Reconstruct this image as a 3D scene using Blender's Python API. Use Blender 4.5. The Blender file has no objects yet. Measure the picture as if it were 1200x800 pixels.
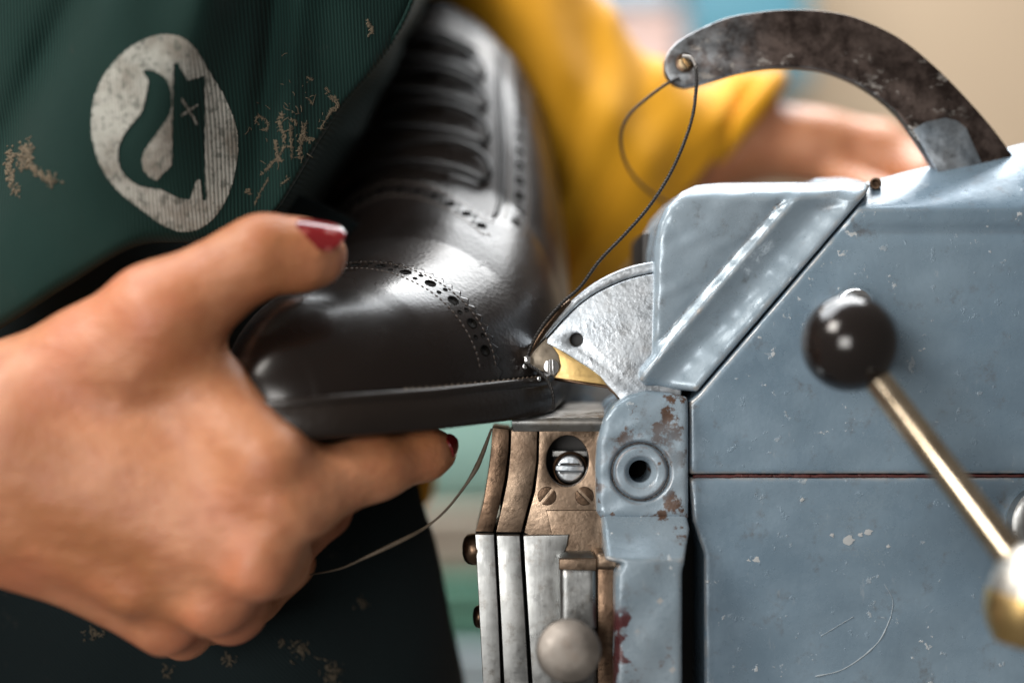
import bpy, bmesh, math, random
import numpy as np
from mathutils import Vector, Matrix

random.seed(7)
rng = np.random.default_rng(7)
S = bpy.context.scene
C = S.collection

# ------------------------------------------------------------------ camera, light, exposure
ZC = 1.10                      # height of the lens above the workshop floor (m)
DF = 500.0                     # focus distance (mm)
U = 0.3                        # mm per photo pixel (1200 wide) at the focus distance
cam = bpy.data.cameras.new("camera")
cam.lens = 50.0; cam.sensor_width = 36.0
cam.clip_start = 0.02; cam.clip_end = 30
cam.dof.use_dof = True
cam.dof.focus_distance = DF / 1000 - 0.002
cam.dof.aperture_fstop = 2.1
camo = bpy.data.objects.new("camera", cam); C.objects.link(camo)
camo.location = (0, -DF / 1000, ZC); camo.rotation_euler = (math.radians(90), 0, 0)
S.camera = camo

w = bpy.data.worlds.new("World"); S.world = w; w.use_nodes = True
bg = w.node_tree.nodes["Background"]
bg.inputs[0].default_value = (0.66, 0.62, 0.58, 1); bg.inputs[1].default_value = 0.18

def area(name, loc, target, sx, sy, power, col):
    l = bpy.data.lights.new(name, 'AREA'); l.shape = 'RECTANGLE'; l.size = sx; l.size_y = sy
    l.energy = power; l.color = col
    o = bpy.data.objects.new(name, l); C.objects.link(o)
    o.location = loc
    d = Vector(target) - Vector(loc)
    o.rotation_euler = d.to_track_quat('-Z', 'Y').to_euler()
    return o
area("window_light", (-0.14, 0.46, 1.95), (0.02, 0.05, 1.1), 1.35, 0.75, 28.0, (0.93, 0.97, 1.0))
area("ceiling_light", (-0.70, -0.50, 1.80), (0.0, 0.0, 1.08), 0.40, 0.40, 9.0, (1.0, 0.95, 0.88))
area("front_window_light", (-0.48, -1.30, 1.15), (0.05, 0.0, 1.1), 0.55, 0.5, 9.0, (1.0, 0.97, 0.93))
area("background_fill", (0.3, 0.75, 2.3), (0.3, 1.9, 1.1), 0.8, 0.5, 24.0, (1.0, 0.97, 0.93))  # added fill lamp, only brightens the wall and things far behind

S.render.engine = 'CYCLES'
S.cycles.use_denoising = True
S.cycles.max_bounces = 6
S.view_settings.view_transform = 'Standard'; S.view_settings.look = 'None'
S.view_settings.exposure = 0.32; S.view_settings.gamma = 1.0

# ------------------------------------------------------------------ helpers
def P(px, py, y=0.0):
    """point (mm) seen at photo pixel (px,py), standing y mm behind the focus plane"""
    k = U * (DF + y) / DF
    return np.array([(px - 600) * k, y, (400 - py) * k])
def XZ(pts, y=0.0):
    k = U * (DF + y) / DF
    a = np.asarray(pts, float)
    return np.stack([(a[:, 0] - 600) * k, (400 - a[:, 1]) * k], 1)

ORIGIN = {}                    # origin (mm) of each thing
def tag(o, label=None, cat=None, group=None, kind=None):
    if label: o['label'] = label
    if cat: o['category'] = cat
    if group: o['group'] = group
    if kind: o['kind'] = kind
    return o
def thing(name, label, cat, loc):
    o = bpy.data.objects.new(name, None); C.objects.link(o)
    o.empty_display_size = 0.02
    o.location = (loc[0] / 1000, loc[1] / 1000, loc[2] / 1000 + ZC)
    ORIGIN[o] = np.array(loc, float)
    return tag(o, label, cat)
def root_origin(parent):
    while parent is not None and parent not in ORIGIN: parent = parent.parent
    return ORIGIN[parent] if parent is not None else np.zeros(3)
def mesh(name, V, F, material, sharp=40):
    me = bpy.data.meshes.new(name)
    V = np.asarray(V, np.float32)
    me.from_pydata((V / 1000).tolist(), [], [tuple(int(i) for i in f) for f in F] if not isinstance(F, np.ndarray) else F.tolist())
    me.update()
    me.shade_smooth()
    if sharp: me.set_sharp_from_angle(angle=math.radians(sharp))
    if material: me.materials.append(material)
    return me
def obj(name, V, F, material, parent=None, origin=None, sharp=40, flip=False):
    """link one mesh object; V in mm, world frame"""
    V = np.asarray(V, float)
    if parent is None:
        og = np.array(origin if origin is not None else V.mean(0), float)
    else:
        og = root_origin(parent)
    me = mesh(name, V - og, F, material, sharp)
    if flip: me.flip_normals()
    o = bpy.data.objects.new(name, me); C.objects.link(o)
    if parent is None:
        o.location = (og[0] / 1000, og[1] / 1000, og[2] / 1000 + ZC); ORIGIN[o] = og
    else: o.parent = parent
    return o
def place(name, me, parent, p, rot=None):
    """instance of a shared mesh as a part; p in mm world, rot a 3x3/Matrix"""
    o = bpy.data.objects.new(name, me); C.objects.link(o)
    o.parent = parent
    q = (np.asarray(p, float) - root_origin(parent)) / 1000
    M = Matrix.Translation(Vector(q))
    if rot is not None: M = M @ Matrix(rot).to_4x4()
    o.matrix_local = M
    return o
def basis(n, up=(0, 0, 1)):
    """3x3 whose local Z is n"""
    n = np.asarray(n, float); n = n / np.linalg.norm(n)
    u = np.asarray(up, float)
    if abs(n @ u) > 0.98 * np.linalg.norm(u): u = np.array([1.0, 0, 0])
    x = np.cross(u, n); x /= np.linalg.norm(x)
    y = np.cross(n, x)
    return Matrix([[x[0], y[0], n[0]], [x[1], y[1], n[1]], [x[2], y[2], n[2]]])

# ---- surface nets over a signed distance grid
def surfnet(f, org, h):
    nx, ny, nz = f.shape
    neg = f < 0
    acc = np.zeros((nx - 1, ny - 1, nz - 1, 3), np.float32); cnt = np.zeros((nx - 1, ny - 1, nz - 1), np.float32)
    idx = lambda o, ax: tuple(slice(o[i], (None if o[i] + f.shape[i] - 1 == f.shape[i] else f.shape[i] - 1 + o[i])) for i in range(3))
    for ax in range(3):
        oth = [i for i in range(3) if i != ax]
        for u in (0, 1):
            for v in (0, 1):
                o0 = [0, 0, 0]; o0[oth[0]] = u; o0[oth[1]] = v
                o1 = list(o0); o1[ax] = 1
                a = f[idx(o0, ax)]; b = f[idx(o1, ax)]
                m = (a < 0) != (b < 0)
                t = np.where(m, a / np.where(m, a - b, 1), 0)
                for i in range(3):
                    acc[..., i] += np.where(m, (t if i == ax else float(o0[i])), 0)
                cnt += m
    cell = cnt > 0
    vid = -np.ones(cell.shape, np.int64)
    vid[cell] = np.arange(cell.sum())
    ijk = np.argwhere(cell)
    V = (ijk + acc[cell] / cnt[cell][:, None]) * h + np.asarray(org)
    quads = []
    for ax in range(3):
        oth = [i for i in range(3) if i != ax]
        sl0 = [slice(1, -1)] * 3; sl0[ax] = slice(0, -1)
        sl1 = [slice(1, -1)] * 3; sl1[ax] = slice(1, None)
        a = neg[tuple(sl0)]; b = neg[tuple(sl1)]
        for s in (True, False):
            e = np.argwhere(a & ~b) if s else np.argwhere(~a & b)
            if len(e) == 0: continue
            e = e + np.array([0 if i == ax else 1 for i in range(3)])
            q = []
            for (du, dv) in ((-1, -1), (0, -1), (0, 0), (-1, 0)):
                c = e.copy(); c[:, oth[0]] += du; c[:, oth[1]] += dv
                q.append(vid[c[:, 0], c[:, 1], c[:, 2]])
            q = np.stack(q, 1)
            good = s
            if ax == 1: good = not good
            if not good: q = q[:, ::-1]
            quads.append(q)
    return V, np.concatenate(quads)
def smin(a, b, k):
    h = np.clip(0.5 + 0.5 * (b - a) / k, 0, 1)
    return b * (1 - h) + a * h - k * h * (1 - h)
def smax(a, b, k): return -smin(-a, -b, k)
def grid(lo, hi, h):
    ax = [np.arange(lo[i], hi[i] + h, h, dtype=np.float32) for i in range(3)]
    return np.meshgrid(*ax, indexing='ij')
def cone(G, p0, p1, r0, r1):
    X, Y, Z = G
    p0 = np.asarray(p0, float); d = np.asarray(p1, float) - p0; L = float(d @ d)
    x = X - np.float32(p0[0]); y = Y - np.float32(p0[1]); z = Z - np.float32(p0[2])
    t = np.clip((x * np.float32(d[0]) + y * np.float32(d[1]) + z * np.float32(d[2])) / np.float32(L), 0, 1)
    return np.sqrt((x - t * np.float32(d[0])) ** 2 + (y - t * np.float32(d[1])) ** 2 + (z - t * np.float32(d[2])) ** 2) - (np.float32(r0) + t * np.float32(r1 - r0))
def ellipsoid(G, c, r):
    X, Y, Z = G
    k = np.sqrt(((X - c[0]) / r[0]) ** 2 + ((Y - c[1]) / r[1]) ** 2 + ((Z - c[2]) / r[2]) ** 2)
    return (k - 1) * min(r)
def poly_sd(pts, X, Z):
    """signed distance to a polygon, arrays X Z"""
    pts = np.asarray(pts, float); n = len(pts)
    d = np.full(X.shape, 1e9); s = np.ones(X.shape)
    for i in range(n):
        a = pts[i]; b = pts[i - 1]
        e = b - a; wx = X - a[0]; wz = Z - a[1]
        t = np.clip((wx * e[0] + wz * e[1]) / max(e @ e, 1e-12), 0, 1)
        d = np.minimum(d, (wx - e[0] * t) ** 2 + (wz - e[1] * t) ** 2)
        c1 = Z >= a[1]; c2 = Z < b[1]; c3 = e[0] * wz > e[1] * wx
        fl = (c1 & c2 & c3) | (~c1 & ~c2 & ~c3)
        s = np.where(fl, -s, s)
    return s * np.sqrt(d)
def solid(poly, front, back, k, h=0.8, extra=None, kb=None):
    """a cast block: outline poly (mm, XZ), front(X,Z,d2)->y of its face, back y; edges rounded by k"""
    poly = np.asarray(poly, float)
    lo = poly.min(0) - 2.5; hi = poly.max(0) + 2.5
    ax = np.arange(lo[0], hi[0] + h, h); az = np.arange(lo[1], hi[1] + h, h)
    X2, Z2 = np.meshgrid(ax, az, indexing='ij')
    d2 = poly_sd(poly, X2, Z2)
    yf = front(X2, Z2, d2) if callable(front) else np.full(X2.shape, float(front))
    ay = np.arange(yf.min() - 2.5, back + 2.5, h)
    f3 = smax(d2[:, None, :], (yf[:, None, :] - ay[None, :, None]), k)
    f3 = np.maximum(f3, ay[None, :, None] - back)
    if extra: f3 = extra(f3, np.meshgrid(ax, ay, az, indexing='ij'))
    return surfnet(f3.astype(np.float32), (lo[0], ay[0], lo[1]), h)

def plate(outlines, y_front, thick, bevel=0.4, res=2):
    """flat plate standing in XZ with bevelled rims; outlines in mm"""
    cu = bpy.data.curves.new("t", 'CURVE'); cu.dimensions = '2D'; cu.fill_mode = 'BOTH'
    for ol in outlines:
        sp = cu.splines.new('POLY'); sp.points.add(len(ol) - 1); sp.use_cyclic_u = True
        for p, q in zip(sp.points, ol): p.co = (q[0], q[1], 0, 1)
    cu.extrude = max(thick / 2 - bevel, 0.01); cu.bevel_depth = bevel; cu.bevel_resolution = res; cu.offset = -bevel
    o = bpy.data.objects.new("t", cu); C.objects.link(o)
    dg = bpy.context.evaluated_depsgraph_get()
    me = bpy.data.meshes.new_from_object(o.evaluated_get(dg))
    bm = bmesh.new(); bm.from_mesh(me); bmesh.ops.remove_doubles(bm, verts=bm.verts, dist=1e-4)
    bmesh.ops.recalc_face_normals(bm, faces=bm.faces)
    V = np.array([(v.co.x, -v.co.z + y_front + thick / 2, v.co.y) for v in bm.verts])
    bm.verts.index_update()
    F = [[v.index for v in f.verts] for f in bm.faces]
    bm.free(); bpy.data.objects.remove(o); bpy.data.curves.remove(cu); bpy.data.meshes.remove(me)
    return V, F
def spline(pts, n=8, closed=False):
    """Catmull-Rom through points"""
    p = np.asarray(pts, float); N = len(p); out = []
    rngs = range(N) if closed else range(N - 1)
    for i in rngs:
        if closed: a, b, c, d = p[i - 1], p[i], p[(i + 1) % N], p[(i + 2) % N]
        else: a, b, c, d = p[max(i - 1, 0)], p[i], p[i + 1], p[min(i + 2, N - 1)]
        for k in range(n):
            t = k / n
            out.append(0.5 * (2 * b + (c - a) * t + (2 * a - 5 * b + 4 * c - d) * t * t + (3 * b - a - 3 * c + d) * t ** 3))
    if not closed: out.append(p[-1])
    return np.array(out)
def circle(cx, cz, rx, rz=None, n=40, a0=0, a1=2 * math.pi):
    rz = rz or rx
    t = np.linspace(a0, a1, n, endpoint=(a1 - a0) < 6.28)
    return np.stack([cx + rx * np.cos(t), cz + rz * np.sin(t)], 1)
def tube(path, r, sides=8, cap=True):
    p = np.asarray(path, float); n = len(p)
    r = np.full(n, r) if np.isscalar(r) else np.interp(np.linspace(0, 1, n), np.linspace(0, 1, len(r)), r)
    T = np.gradient(p, axis=0); T /= np.linalg.norm(T, axis=1)[:, None] + 1e-12
    u = np.cross(T[0], [0, 1, 0.13]); u /= np.linalg.norm(u)
    V = []; ang = np.linspace(0, 2 * math.pi, sides, endpoint=False)
    for i in range(n):
        u = u - T[i] * (u @ T[i]); u /= np.linalg.norm(u); v = np.cross(T[i], u)
        V.append(p[i] + r[i] * (np.cos(ang)[:, None] * u + np.sin(ang)[:, None] * v))
    V = np.concatenate(V); F = []
    for i in range(n - 1):
        for j in range(sides):
            k = (j + 1) % sides
            F.append([i * sides + j, i * sides + k, (i + 1) * sides + k, (i + 1) * sides + j])
    if cap:
        F.append(list(range(sides))[::-1]); F.append([(n - 1) * sides + j for j in range(sides)])
    return V, F
def lathe(profile, n=40):
    """profile [(r,h)...] about local Z"""
    V = []; F = []; ang = np.linspace(0, 2 * math.pi, n, endpoint=False)
    for r, h in profile:
        V.append(np.stack([r * np.cos(ang), r * np.sin(ang), np.full(n, h)], 1))
    V = np.concatenate(V)
    for i in range(len(profile) - 1):
        for j in range(n):
            k = (j + 1) % n
            F.append([i * n + j, i * n + k, (i + 1) * n + k, (i + 1) * n + j])
    F.append([(len(profile) - 1) * n + j for j in range(n)])
    F.append(list(range(n))[::-1])
    return V, F
def turn(V, R, p):
    return np.asarray(V) @ np.array(R).T + np.asarray(p)
def join(*vf):
    V = []; F = []; o = 0
    for v, f in vf:
        V.append(np.asarray(v)); F += [[int(i) + o for i in q] for q in f]; o += len(v)
    return np.concatenate(V), F
def gridfaces(n, m, closed=False):
    i, j = np.meshgrid(np.arange(n - 1), np.arange(m if closed else m - 1), indexing='ij')
    k = (j + 1) % m
    return np.stack([i * m + j, i * m + k, (i + 1) * m + k, (i + 1) * m + j], -1).reshape(-1, 4)

# ------------------------------------------------------------------ materials
class NT:
    def __init__(s, name):
        s.m = bpy.data.materials.new(name); s.m.use_nodes = True
        s.t = s.m.node_tree; s.b = s.t.nodes["Principled BSDF"]
        s.co = s.t.nodes.new("ShaderNodeTexCoord").outputs["Object"]
    def n(s, typ, **kw):
        x = s.t.nodes.new(typ)
        for k, v in kw.items(): setattr(x, k, v)
        return x
    def link(s, a, b): s.t.links.new(a, b)
    def noise(s, scale, detail=4, rough=0.55, co=None, dist=0.0):
        x = s.n("ShaderNodeTexNoise"); x.inputs["Scale"].default_value = scale
        x.inputs["Detail"].default_value = detail; x.inputs["Roughness"].default_value = rough
        x.inputs["Distortion"].default_value = dist
        s.link(co or s.co, x.inputs["Vector"]); return x.outputs["Fac"]
    def mapping(s, scale=(1, 1, 1), rot=(0, 0, 0)):
        x = s.n("ShaderNodeMapping"); x.inputs["Scale"].default_value = scale; x.inputs["Rotation"].default_value = rot
        s.link(s.co, x.inputs["Vector"]); return x.outputs["Vector"]
    def ramp(s, fac, a, b, ca=0.0, cb=1.0):
        x = s.n("ShaderNodeMapRange"); x.interpolation_type = 'SMOOTHSTEP'
        s.link(fac, x.inputs[0])
        for i, v in enumerate((a, b, ca, cb)): x.inputs[i + 1].default_value = v
        return x.outputs[0]
    def mul(s, a, b, op='MULTIPLY'):
        x = s.n("ShaderNodeMath"); x.operation = op
        for i, v in enumerate((a, b)):
            if isinstance(v, (int, float)): x.inputs[i].default_value = v
            else: s.link(v, x.inputs[i])
        return x.outputs[0]
    def mix(s, fac, a, b):
        x = s.n("ShaderNodeMix"); x.data_type = 'RGBA'
        if isinstance(fac, (int, float)): x.inputs["Factor"].default_value = fac
        else: s.link(fac, x.inputs["Factor"])
        for i, v in ((6, a), (7, b)):
            if isinstance(v, tuple): x.inputs[i].default_value = v + (1,) if len(v) == 3 else v
            else: s.link(v, x.inputs[i])
        return x.outputs[2]
    def set(s, name, v):
        i = s.b.inputs[name]
        if isinstance(v, (int, float)): i.default_value = v
        elif isinstance(v, tuple): i.default_value = v + (1,) if len(v) == 3 and name != "Subsurface Radius" else v
        else: s.link(v, i)
        return s
    def bump(s, h, strength=0.3, dist=0.0005, prev=None):
        x = s.n("ShaderNodeBump"); x.inputs["Strength"].default_value = strength; x.inputs["Distance"].default_value = dist
        s.link(h, x.inputs["Height"])
        if prev is not None: s.link(prev, x.inputs["Normal"])
        s.link(x.outputs[0], s.b.inputs["Normal"]); return x.outputs[0]
    def point(s):
        return s.n("ShaderNodeNewGeometry").outputs["Pointiness"]

def m_paint(name, c1, c2, chip=0.64, ecol=(0.40, 0.38, 0.36), eamt=1.0, ccol=(0.50, 0.53, 0.55), rough=0.27, rust=0.0, stain=None):
    t = NT(name)
    col = t.mix(t.ramp(t.noise(18, 6, 0.6), 0.3, 0.7), c1, c2)
    col = t.mix(t.ramp(t.noise(9, 4, 0.6, dist=0.6), 0.45, 0.75, 0, 0.6), col, tuple(x * 0.5 for x in c1))      # oily film
    col = t.mix(t.ramp(t.noise(75, 7, 0.75), 0.54, 0.76, 0, 0.75), col, (0.10, 0.082, 0.07))                      # grime
    col = t.mix(t.ramp(t.noise(300, 5, 0.7, t.mapping((1, 1, 0.3), (0, 0.5, 0))), 0.62, 0.75, 0, 0.22), col, (0.5, 0.52, 0.53))   # rubbed spots
    spk = t.ramp(t.noise(240, 5, 0.6), chip, chip + 0.04)
    col = t.mix(t.mul(spk, t.ramp(t.noise(40, 2, 0.5), 0.46, 0.60)), col, ccol)
    e = t.mul(t.ramp(t.point(), 0.512, 0.555), t.ramp(t.noise(130, 6, 0.7), 0.36, 0.56))
    col = t.mix(t.mul(e, eamt), col, ecol)
    if rust > 0:
        rm = t.mul(t.ramp(t.noise(62, 6, 0.7), 0.60 - rust * 0.1, 0.66 - rust * 0.1), t.ramp(t.noise(21, 2), 0.42, 0.56))
        col = t.mix(rm, col, t.mix(t.noise(200, 4), (0.05, 0.028, 0.02), (0.14, 0.085, 0.06)))
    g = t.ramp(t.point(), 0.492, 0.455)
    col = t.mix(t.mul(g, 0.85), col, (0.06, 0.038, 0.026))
    if stain:
        sx = t.n("ShaderNodeSeparateXYZ"); t.link(t.co, sx.inputs[0])
        lim = t.mul(t.ramp(t.noise(95, 5, 0.65), 0.40, 0.68, -0.001, 0.0062), sx.outputs[0], 'SUBTRACT')
        inx = t.ramp(t.mul(lim, stain[0], 'ADD'), 0.0, 0.0004)
        inz = t.ramp(sx.outputs[2], stain[1], stain[1] - 0.006)
        col = t.mix(t.mul(inx, inz), col, t.mix(t.noise(260, 4), (0.035, 0.010, 0.012), (0.10, 0.028, 0.030)))
    t.set("Base Color", col).set("Metallic", 0.15)
    t.set("Roughness", t.ramp(t.noise(50, 5, 0.7), 0.3, 0.7, rough - 0.10, rough + 0.16)).set("Specular IOR Level", 0.6)
    b = t.bump(t.noise(500, 4), 0.16, 0.0005)
    b = t.bump(spk, 0.4, 0.0003, b)
    t.bump(t.noise(60, 3), 0.12, 0.0012, b)
    return t.m
def m_metal(name, c1, c2, rough=0.3, nscale=60, dirt=0.0, dcol=(0.06, 0.04, 0.025), brushed=None, spec=1.0, bump=0.15):
    t = NT(name)
    col = t.mix(t.ramp(t.noise(nscale, 6, 0.65), 0.3, 0.7), c1, c2)
    if dirt > 0:
        col = t.mix(t.mul(t.ramp(t.noise(nscale * 3.1, 6, 0.75), 0.5, 0.68), dirt), col, dcol)
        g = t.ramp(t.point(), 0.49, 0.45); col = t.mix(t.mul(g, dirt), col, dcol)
    t.set("Base Color", col).set("Metallic", spec)
    t.set("Roughness", t.ramp(t.noise(nscale * 2.3, 5, 0.7), 0.25, 0.75, rough * 0.7, rough * 1.45))
    h = t.noise(700, 4, 0.6) if brushed is None else t.noise(260, 4, 0.6, t.mapping(brushed))
    b = t.bump(h, bump, 0.0003)
    t.bump(t.noise(90, 3), bump * 0.8, 0.0008, b)
    return t.m
def m_plain(name, c, rough=0.6, metal=0.0, var=0.25, scale=40, bump=0.1, bs=300):
    t = NT(name)
    d = tuple(x * (1 - var) for x in c)
    t.set("Base Color", t.mix(t.noise(scale, 5), d, tuple(min(1, x * (1 + var)) for x in c))).set("Roughness", rough).set("Metallic", metal)
    if bump: t.bump(t.noise(bs, 4), bump, 0.0005)
    return t.m

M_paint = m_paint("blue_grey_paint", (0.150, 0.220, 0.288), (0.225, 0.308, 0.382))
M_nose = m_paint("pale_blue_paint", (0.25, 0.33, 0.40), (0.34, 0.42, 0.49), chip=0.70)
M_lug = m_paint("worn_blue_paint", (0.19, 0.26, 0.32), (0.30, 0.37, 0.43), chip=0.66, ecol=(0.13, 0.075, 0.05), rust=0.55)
M_nickel = m_metal("nickel_plate", (0.43, 0.475, 0.52), (0.60, 0.64, 0.68), 0.36, 60, 0.3, (0.22, 0.20, 0.18), bump=0.4)
M_steel = m_metal("worn_steel", (0.30, 0.31, 0.31), (0.45, 0.46, 0.455), 0.36, 45, 0.5, (0.16, 0.13, 0.10), brushed=(1, 1, 0.12), bump=0.2)
M_brown = m_metal("oil_browned_steel", (0.135, 0.092, 0.064), (0.27, 0.20, 0.145), 0.36, 42, 0.75, (0.05, 0.032, 0.02), bump=0.3)
M_brown2 = m_metal("browned_steel_dark", (0.075, 0.048, 0.032), (0.17, 0.112, 0.075), 0.34, 60, 0.7, (0.03, 0.02, 0.014), bump=0.3)
M_brass = m_metal("brass", (0.62, 0.42, 0.16), (0.74, 0.53, 0.25), 0.36, 50, 0.2, (0.25, 0.15, 0.06))
M_chrome = m_metal("chrome", (0.8, 0.8, 0.8), (0.88, 0.88, 0.88), 0.12, 60, 0.1)
M_dark = m_plain("cavity_shade_black", (0.012, 0.010, 0.009), 0.5)  # near-black painted in for the shade inside gaps and bores
M_ball = m_plain("black_bakelite", (0.012, 0.009, 0.008), 0.16, bump=0.0)
def m_arm():
    t = NT("blued_steel_worn")
    col = t.mix(t.ramp(t.noise(70, 6, 0.7), 0.35, 0.68), (0.045, 0.032, 0.028), (0.165, 0.125, 0.11))
    sx = t.n("ShaderNodeSeparateXYZ"); t.link(t.co, sx.inputs[0])
    # grey silvery left end, polish worn off in flakes along the lower edge
    left = t.ramp(sx.outputs[0], ARM_X0 + 0.045, ARM_X0 + 0.010)
    col = t.mix(t.mul(left, t.ramp(t.noise(120, 6, 0.75), 0.36, 0.60, 0.15, 1.0)), col, (0.30, 0.32, 0.34))
    fl = t.mul(t.ramp(t.noise(230, 9, 0.78, t.mapping((0.6, 1, 1), (0, 0.5, 0))), 0.57, 0.60), t.ramp(t.noise(24, 3), 0.48, 0.60))
    col = t.mix(fl, col, (0.46, 0.43, 0.40))
    t.set("Base Color", col).set("Metallic", 0.85).set("Roughness", t.ramp(t.noise(140, 5, 0.7), 0.3, 0.7, 0.28, 0.5))
    b = t.bump(t.noise(500, 4), 0.2, 0.0004)
    return t.m
def m_leather(name, c1, c2, rough, grain, strength):
    t = NT(name)
    t.set("Base Color", t.mix(t.noise(35, 4), c1, c2)).set("Roughness", t.ramp(t.noise(50, 3), 0.3, 0.7, rough - 0.04, rough + 0.05))
    t.set("Specular IOR Level", 0.38).set("Coat Weight", 0.08).set("Coat Roughness", 0.14)
    v = t.n("ShaderNodeTexVoronoi"); v.inputs["Scale"].default_value = grain; t.link(t.co, v.inputs["Vector"])
    b = t.bump(v.outputs["Distance"], strength, 0.0005)
    t.bump(t.noise(190, 4), strength * 0.6, 0.0010, b)
    return t.m
M_cap = m_leather("polished_black_leather", (0.007, 0.0045, 0.0035), (0.012, 0.0075, 0.0058), 0.26, 900, 0.07)
M_vamp = m_leather("grained_black_leather", (0.009, 0.006, 0.005), (0.016, 0.0105, 0.0085), 0.34, 620, 0.12)
M_quarter = m_leather("soft_black_leather", (0.020, 0.015, 0.013), (0.030, 0.023, 0.020), 0.46, 800, 0.12)
M_sole = m_leather("waxed_sole_edge", (0.009, 0.006, 0.0045), (0.018, 0.012, 0.009), 0.36, 500, 0.2)
M_lace = m_plain("waxed_black_lace", (0.008, 0.007, 0.007), 0.5)
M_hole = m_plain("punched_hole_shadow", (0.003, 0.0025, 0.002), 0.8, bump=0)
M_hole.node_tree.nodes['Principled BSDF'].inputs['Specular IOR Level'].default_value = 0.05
M_stitch = m_plain("dark_brown_thread", (0.045, 0.032, 0.024), 0.6)
M_stitch2 = m_plain('grey_brown_thread', (0.15, 0.12, 0.10), 0.6)
M_fibre = m_plain("tan_welt_thread", (0.16, 0.12, 0.085), 0.7, var=0.6, scale=200)
M_thread = m_plain("waxed_black_thread", (0.012, 0.010, 0.009), 0.55)
M_tail = m_plain("waxed_brown_thread", (0.10, 0.075, 0.05), 0.6, scale=300, var=0.6)
M_pale = m_plain("waxed_grey_thread", (0.32, 0.30, 0.28), 0.5)
def m_skin():
    t = NT("skin")
    col = t.mix(t.ramp(t.noise(26, 3), 0.35, 0.65), (0.40, 0.158, 0.066), (0.55, 0.245, 0.128))
    col = t.mix(t.ramp(t.noise(130, 4), 0.42, 0.68, 0, 0.45), col, (0.36, 0.125, 0.06))
    col = t.mix(t.ramp(t.noise(17, 3), 0.46, 0.70, 0, 0.55), col, (0.52, 0.165, 0.085))
    t.set("Base Color", col).set("Roughness", 0.46).set("Specular IOR Level", 0.45)
    t.set("Subsurface Weight", 0.18).set("Subsurface Radius", (1.0, 0.35, 0.18)).set("Subsurface Scale", 0.004)
    v = t.n("ShaderNodeTexVoronoi"); v.inputs["Scale"].default_value = 750; t.link(t.co, v.inputs["Vector"])
    b = t.bump(v.outputs["Distance"], 0.3, 0.0005)
    t.bump(t.noise(110, 4, 0.6, t.mapping((1, 1, 2.2), (0, 0.7, 0))), 0.50, 0.0015, b)
    return t.m
M_skin = m_skin()
def m_polish():
    t = NT("chipped_red_nail_polish")
    chip = t.ramp(t.noise(170, 3), 0.55, 0.60)
    t.set("Base Color", t.mix(chip, (0.17, 0.008, 0.010), (0.36, 0.085, 0.07))).set("Roughness", 0.2)
    t.set("Coat Weight", 0.6).set("Coat Roughness", 0.06)
    t.bump(chip, 0.3, 0.0004)
    return t.m
M_polish = m_polish()
def m_cloth(name, c1, c2, pitch, rot, strength=0.5, sheen=0.15, rough=0.85, lines=0.5):
    t = NT(name)
    wv = t.n("ShaderNodeTexWave"); wv.wave_type = 'BANDS'; wv.bands_direction = 'X'
    wv.inputs["Scale"].default_value = 1.0 / pitch * 0.314; wv.inputs["Distortion"].default_value = 0.8; wv.inputs["Detail"].default_value = 2
    t.link(t.mapping((1, 1, 1), rot), wv.inputs["Vector"])
    col = t.mix(t.noise(14, 4), c1, c2)
    dk = tuple(x * 0.35 for x in c1)
    col = t.mix(t.mul(t.ramp(wv.outputs["Fac"], 0.65, 0.2), lines), col, dk)
    col = t.mix(t.ramp(t.noise(60, 6, 0.7), 0.62, 0.8, 0, 0.35), col, (0.06, 0.05, 0.04))
    t.set("Base Color", col).set("Roughness", rough).set("Specular IOR Level", 0.25).set("Sheen Weight", sheen)
    b = t.bump(wv.outputs["Fac"], strength, 0.0004)
    t.bump(t.noise(40, 4), 0.3, 0.002, b)
    return t.m
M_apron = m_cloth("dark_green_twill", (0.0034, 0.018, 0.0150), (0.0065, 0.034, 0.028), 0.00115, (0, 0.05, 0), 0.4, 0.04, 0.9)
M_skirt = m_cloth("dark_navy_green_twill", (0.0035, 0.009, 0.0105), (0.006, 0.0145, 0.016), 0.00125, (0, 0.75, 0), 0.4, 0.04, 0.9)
M_mustard = m_cloth("mustard_jersey", (0.60, 0.262, 0.006), (0.76, 0.37, 0.014), 0.0012, (0, 0.3, 0), 0.1, 0.1, 0.8, 0.05)
def m_print():
    t = NT("worn_white_screen_print")
    col = t.mix(t.ramp(t.noise(55, 6, 0.7), 0.40, 0.68), (0.42, 0.42, 0.38), (0.20, 0.18, 0.15))
    col = t.mix(t.ramp(t.noise(420, 3, 0.6), 0.50, 0.66, 0, 0.65), col, (0.05, 0.06, 0.05))
    sx = t.n("ShaderNodeSeparateXYZ"); t.link(t.co, sx.inputs[0])
    low = t.mul(t.ramp(sx.outputs[2], EMB_Z + 0.004, EMB_Z - 0.016), t.ramp(t.noise(40, 5, 0.7), 0.40, 0.62))
    col = t.mix(t.mul(low, 0.8), col, (0.13, 0.085, 0.05))
    col = t.mix(t.ramp(t.noise(95, 6, 0.75), 0.56, 0.72, 0, 0.6), col, (0.035, 0.045, 0.038))
    t.set("Base Color", col).set("Roughness", 0.8)
    wv = t.n("ShaderNodeTexWave"); wv.wave_type = 'BANDS'; wv.bands_direction = 'X'; wv.inputs["Scale"].default_value = 0.314 / 0.00115; wv.inputs["Distortion"].default_value = 0.8
    t.link(t.mapping((1, 1, 1), (0, 0.05, 0)), wv.inputs["Vector"])
    t.set("Base Color", t.mix(t.ramp(wv.outputs["Fac"], 0.5, 0.1, 0, 0.55), col, (0.06, 0.07, 0.06)))
    b = t.bump(wv.outputs["Fac"], 0.4, 0.0004)
    t.bump(t.noise(500, 4), 0.3, 0.0005, b)
    return t.m
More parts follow.
